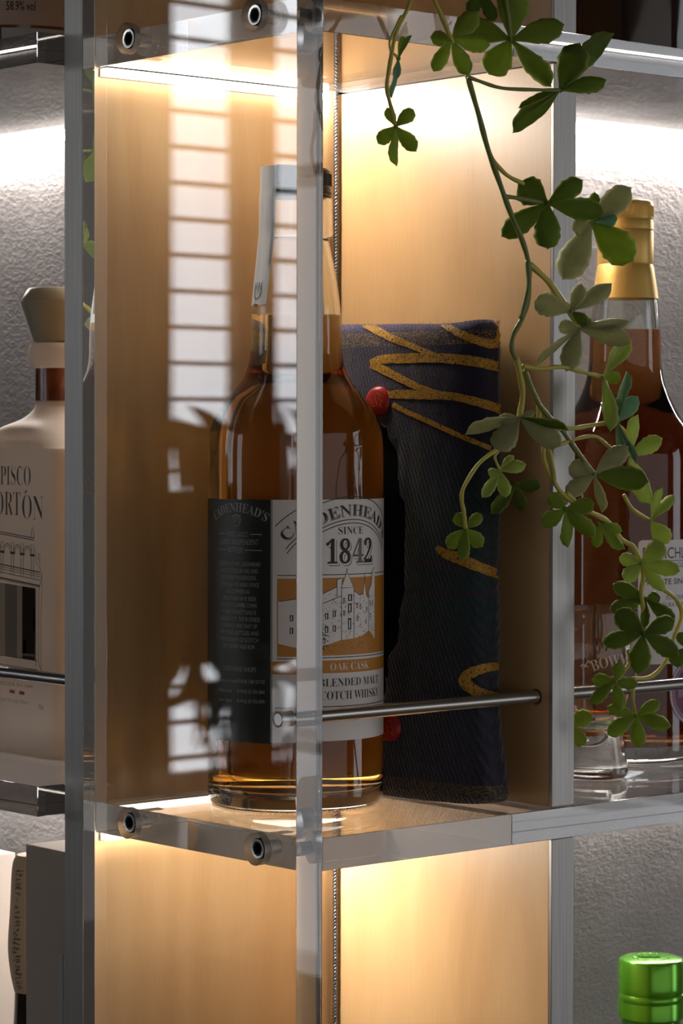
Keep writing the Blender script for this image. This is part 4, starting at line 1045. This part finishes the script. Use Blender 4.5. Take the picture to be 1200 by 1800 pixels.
def leaf(bm, B, Pt, wreal, N, bend, mi):
    ax = Pt-B; ln = ax.length; ax = ax/ln
    N = (N-ax*N.dot(ax)).normalized(); W = ax.cross(N)
    nl, nw = 18, 8; ph = lr.uniform(0, 6); g = []; lob = lr.choice((3, 4))
    rim = bm.verts.layers.float.get('rim') or bm.verts.layers.float.new('rim')
    for i in range(nl+1):
        t = i/nl
        sh = (0.15+0.85*math.sin(min(1, t/0.62)*PI/2)**1.25) if t < .62 else math.sqrt(max(0, 1-((t-.62)/.385)**2.4))
        sh *= 1+0.06*math.sin(t*lob*2*PI*1.25+ph)*min(1, max(0, (t-.3)*4))
        row = []
        for j in range(nw+1):
            s = 2*j/nw-1
            hw_ = wreal/2*sh
            z = bend*ln*(math.sin(t*PI*.9)*.6) - 0.20*wreal*sh*s*s*(.4+t) + 0.07*wreal*(abs(s)-.5)*sh*(1-t*.4) + 0.03*wreal*math.sin(9*t+ph)*abs(s)
            te = t-0.05*abs(s)*(t > .55)*t
            v = bm.verts.new(B+ax*(ln*te)+W*(hw_*s)+N*z); v[rim] = 1.0 if j in (0, nw) or i == nl else 0.0
            row.append(v)
        g.append(row)
    for i in range(nl):
        for j in range(nw):
            f = bm.faces.new((g[i][j], g[i+1][j], g[i+1][j+1], g[i][j+1])); f.material_index = mi
def cluster(fr, c, leaves, mi=1, yd=-18.0, under=False, depth=None, label=None):
    cx_, cy_ = fx(fr, *c); C0 = on_plane(cx_, cy_, 1, yd); d0 = depth_at(C0)
    bm = bmesh.new(); kk = FPX/d0
    view = (CAM-C0).normalized()
    for L in leaves:
        tx, ty = fx(fr, L[0], L[1]); w = L[2]/FR[fr][2]/kk; m_ = L[3] if len(L) > 3 else mi
        ln2 = math.hypot(tx-cx_, ty-cy_)/kk
        wr_ = max(w, 0.40*ln2); roll = math.acos(min(1, w/wr_))*lr.choice((-1, 1)) + lr.uniform(-.25, .25)
        dd = lr.uniform(-.28, .28)*ln2
        r = ray(tx, ty); Pt = CAM+r*((d0+dd)/r.dot(_F))
        ax = (Pt-C0).normalized(); N = view.copy(); N = (N-ax*N.dot(ax)).normalized()
        N = Matrix.Rotation(roll, 3, ax) @ N
        if under: N = -N
        leaf(bm, C0+(Pt-C0)*0.03, Pt, wr_, N, lr.uniform(-.04, .14), m_)
    lathe(bm, [(0, -1.1), (.8, -.7), (1.0, 0), (.8, .7), (0, 1.1)], C0.x, C0.y, C0.z, 8, leaves[0][3] if len(leaves[0]) > 3 else mi)
    o = finish(bm, 'leaf_cluster', LEAF, vine, smooth='all', recalc=False)
    md = o.modifiers.new('thickness', 'SOLIDIFY'); md.thickness = 0.28*S; md.offset = 0
    if label: o['label'] = label
    return C0
def stem(fr, pts, r=0.9, yd=-18.0, mat=STEM, yd2=None, name='stem'):
    n = len(pts); P3 = []
    for i, (x, y) in enumerate(pts):
        px_, py_ = fx(fr, x, y); yy = yd if yd2 is None else yd+(yd2-yd)*i/(n-1)
        P3.append(tuple(on_plane(px_, py_, 1, yy)))
    P3 = smooth_prof(P3, 6) if n > 2 else P3
    bm = bmesh.new(); k = len(P3)
    tube(bm, P3, [r*(1.0+0.10*math.sin(i*.9)) for i in range(k)], 8)
    return finish(bm, name, mat, vine, smooth='all')
# trailing stems
stem('A', [(300, -720), (262, -300), (258, -30), (265, 0), (300, 80), (328, 150), (370, 210), (388, 290)], 1.05, -20)
stem('A', [(388, 285), (430, 430), (465, 560), (510, 690), (550, 800), (600, 920), (620, 1010), (615, 1100), (590, 1200)], 1.3, -18, STEM_D)
stem('B', [(455, -10), (462, 150), (430, 270), (388, 350), (380, 420), (402, 470)], 1.3, -18, STEM_D)
stem('B', [(400, 460), (420, 550), (432, 640), (415, 745)], 1.45, -18)
stem('B', [(440, 520), (480, 620), (515, 690), (560, 745), (612, 795), (685, 900), (770, 1015)], 1.25, -18, STEM_D)
stem('A', [(300, -720), (215, -300), (180, -30), (160, 40), (120, 120), (95, 250), (85, 330), (100, 400), (118, 475)], 1.0, -24)
stem('A', [(140, 60), (105, 130), (95, 160), (100, 190), (125, 215)], 0.6, -24)
stem('A', [(392, 290), (440, 308), (520, 332), (640, 338), (738, 340)], 0.9, -20, STEM_D)
stem('A', [(463, 558), (490, 610), (540, 662), (600, 692)], 1.0, -18)
stem('A', [(525, 740), (570, 745), (680, 765)], 1.1, -18, STEM_D)
stem('A', [(615, 990), (690, 1060), (740, 1130), (785, 1165)], 1.3, -18)
stem('B', [(465, 10), (540, 80), (600, 150), (660, 250), (705, 320)], 1.3, -18)
stem('B', [(430, 500), (520, 512), (620, 505), (720, 530), (820, 555)], 1.1, -18)
stem('B', [(600, 800), (680, 798), (760, 785), (880, 768)], 1.1, -18)
stem('B', [(415, 745), (460, 760), (560, 785), (640, 805)], 0.9, -18)
stem('B', [(300, 905), (220, 970), (150, 1080), (140, 1140), (150, 1200), (158, 1280)], 1.0, -18)
stem('B', [(325, 900), (300, 930), (305, 960), (325, 1000)], 0.7, -14)
stem('B', [(530, 885), (535, 950), (560, 1020), (600, 1085), (640, 1160)], 1.1, -18)
stem('B', [(560, 900), (580, 1000), (590, 1070), (640, 1130), (720, 1190)], 1.0, -20)
stem('B', [(600, 880), (690, 850), (780, 838), (850, 890), (940, 930)], 0.9, -18)
stem('B', [(510, 690), (512, 770), (525, 830), (535, 885)], 1.3, -16)
stem('B', [(820, 555), (850, 640), (865, 700), (880, 770), (930, 830), (940, 930)], 0.9, -18)
stem('C', [(640, 180), (700, 240), (760, 275), (840, 320), (900, 400), (960, 440), (1000, 515)], 1.3, -20)
stem('C', [(915, 190), (960, 260), (1045, 315)], 0.9, -18)
stem('C', [(1005, 520), (1008, 590), (1000, 660), (1015, 780), (1010, 850)], 1.2, -20)
stem('C', [(1100, 640), (1165, 690), (1192, 760), (1160, 860), (1120, 980), (1050, 1060), (960, 1072)], 1.1, -20)
stem('C', [(960, 1120), (962, 1190), (975, 1250)], 0.9, -16)
stem('C', [(935, 930), (945, 990), (915, 1040), (880, 1085)], 0.9, -20)
# leaf clusters, traced from top to bottom
cluster('A', (328, 150), [(248, 140, 58), (258, 272, 56), (395, 285, 66), (475, 170, 70), (430, 42, 80)], 1, -20)
stem('A', [(300, -720), (420, -300), (520, -60), (552, 150)], 1.0, -24, STEM_D)
cluster('A', (552, 150), [(575, -70, 125), (755, 92, 95), (468, 282, 112), (705, 328, 76), (362, 90, 98)], 1, -24)
cluster('A', (440, -30), [(395, 55, 58), (492, 82, 52)], 0, -12)
cluster('A', (738, 340), [(812, 160, 120), (942, 125, 62), (914, 302, 62), (580, 408, 62), (556, 500, 58)], 0, -20)
cluster('A', (690, 765), [(578, 690, 112), (824, 678, 78), (905, 802, 88), (514, 892, 84), (690, 942, 102)], 0, -20)
cluster('A', (855, 838), [(1006, 705, 98, 2), (868, 722, 50, 0), (955, 822, 62, 3), (1015, 985, 130, 1), (745, 1055, 120, 2), (782, 865, 64, 2)], 2, -22)
cluster('A', (118, 475), [(85, 405, 42), (188, 412, 56), (50, 542, 56), (196, 572, 60), (122, 628, 32)], 1, -24)
cluster('A', (128, 220), [(148, 135, 30, 1), (180, 132, 18, 0), (120, 300, 32, 3), (100, 372, 18, 3)], 1, -24)
cluster('B', (665, 238), [(485, 190, 112), (715, 105, 74), (860, 105, 78), (745, 300, 60, 0)], 2, -22)
cluster('B', (705, 320), [(602, 312, 70), (946, 288, 46), (955, 388, 92), (498, 502, 52), (640, 528, 104), (760, 275, 50, 0)], 2, -22)
cluster('B', (820, 555), [(925, 335, 40), (955, 378, 58), (850, 818, 58), (902, 560, 62, 1)], 4, -20)
cluster('B', (885, 770), [(935, 525, 58), (985, 645, 82), (882, 655, 42), (978, 970, 42), (910, 985, 46)], 3, -20)
cluster('B', (415, 745), [(155, 828, 52), (310, 758, 52), (300, 905, 122), (620, 882, 112), (655, 808, 52, 0), (492, 720, 32)], 2, -20)
cluster('B', (322, 1002), [(448, 972, 62), (388, 928, 44), (352, 1132, 66), (236, 1132, 58), (268, 1022, 60)], 4, -14)
cluster('C', (160, 352), [(112, 278, 68), (236, 282, 58), (72, 448, 78), (240, 442, 74), (145, 508, 62)], 1, -18)
cluster('B', (775, 1020), [(650, 985, 102), (938, 885, 98), (1040, 1055, 118, 0), (636, 1122, 84), (812, 1205, 58)], 2, -22)
cluster('B', (940, 932), [(985, 732, 58), (1102, 845, 84), (1045, 1165, 84)], 4, -18)
cluster('C', (638, 258), [(556, 192, 78), (778, 232, 84), (522, 338, 82), (780, 388, 84), (645, 444, 56)], 1, -22)
cluster('C', (795, 330), [(908, 365, 56), (922, 452, 62), (785, 445, 56)], 1, -20)
cluster('C', (1000, 520), [(1112, 422, 100), (1188, 555, 78), (1108, 655, 68), (916, 602, 78), (892, 490, 68)], 4, -24)
cluster('C', (1022, 690), [(862, 618, 78), (848, 742, 72), (1092, 682, 72), (1162, 802, 72), (1015, 832, 42)], 0, -20)
cluster('C', (1010, 855), [(878, 742, 112), (1162, 788, 88), (812, 902, 88), (1182, 962, 92), (985, 1055, 104)], 0, -28)
cluster('C', (875, 1085), [(905, 992, 66), (762, 1075, 68), (984, 1102, 62), (756, 1192, 62), (905, 1228, 68)], 1, -28)
cluster('C', (975, 1250), [(1088, 1180, 68), (1142, 1302, 78), (990, 1405, 74), (836, 1342, 78), (836, 1205, 62)], 1, -22)
cluster('C', (1215, 925), [(1145, 1005, 84), (1182, 848, 54)], 0, -20)
cluster('C', (1045, 315), [(1100, 155, 44), (1158, 188, 58), (1132, 425, 92)], 4, -20)
cluster('C', (640, 1290), [(768, 1245, 86), (732, 1392, 72)], 1, 22)
cluster('C', (400, 140), [(518, 150, 72), (280, 282, 72), (432, 272, 62)], 0, 8)
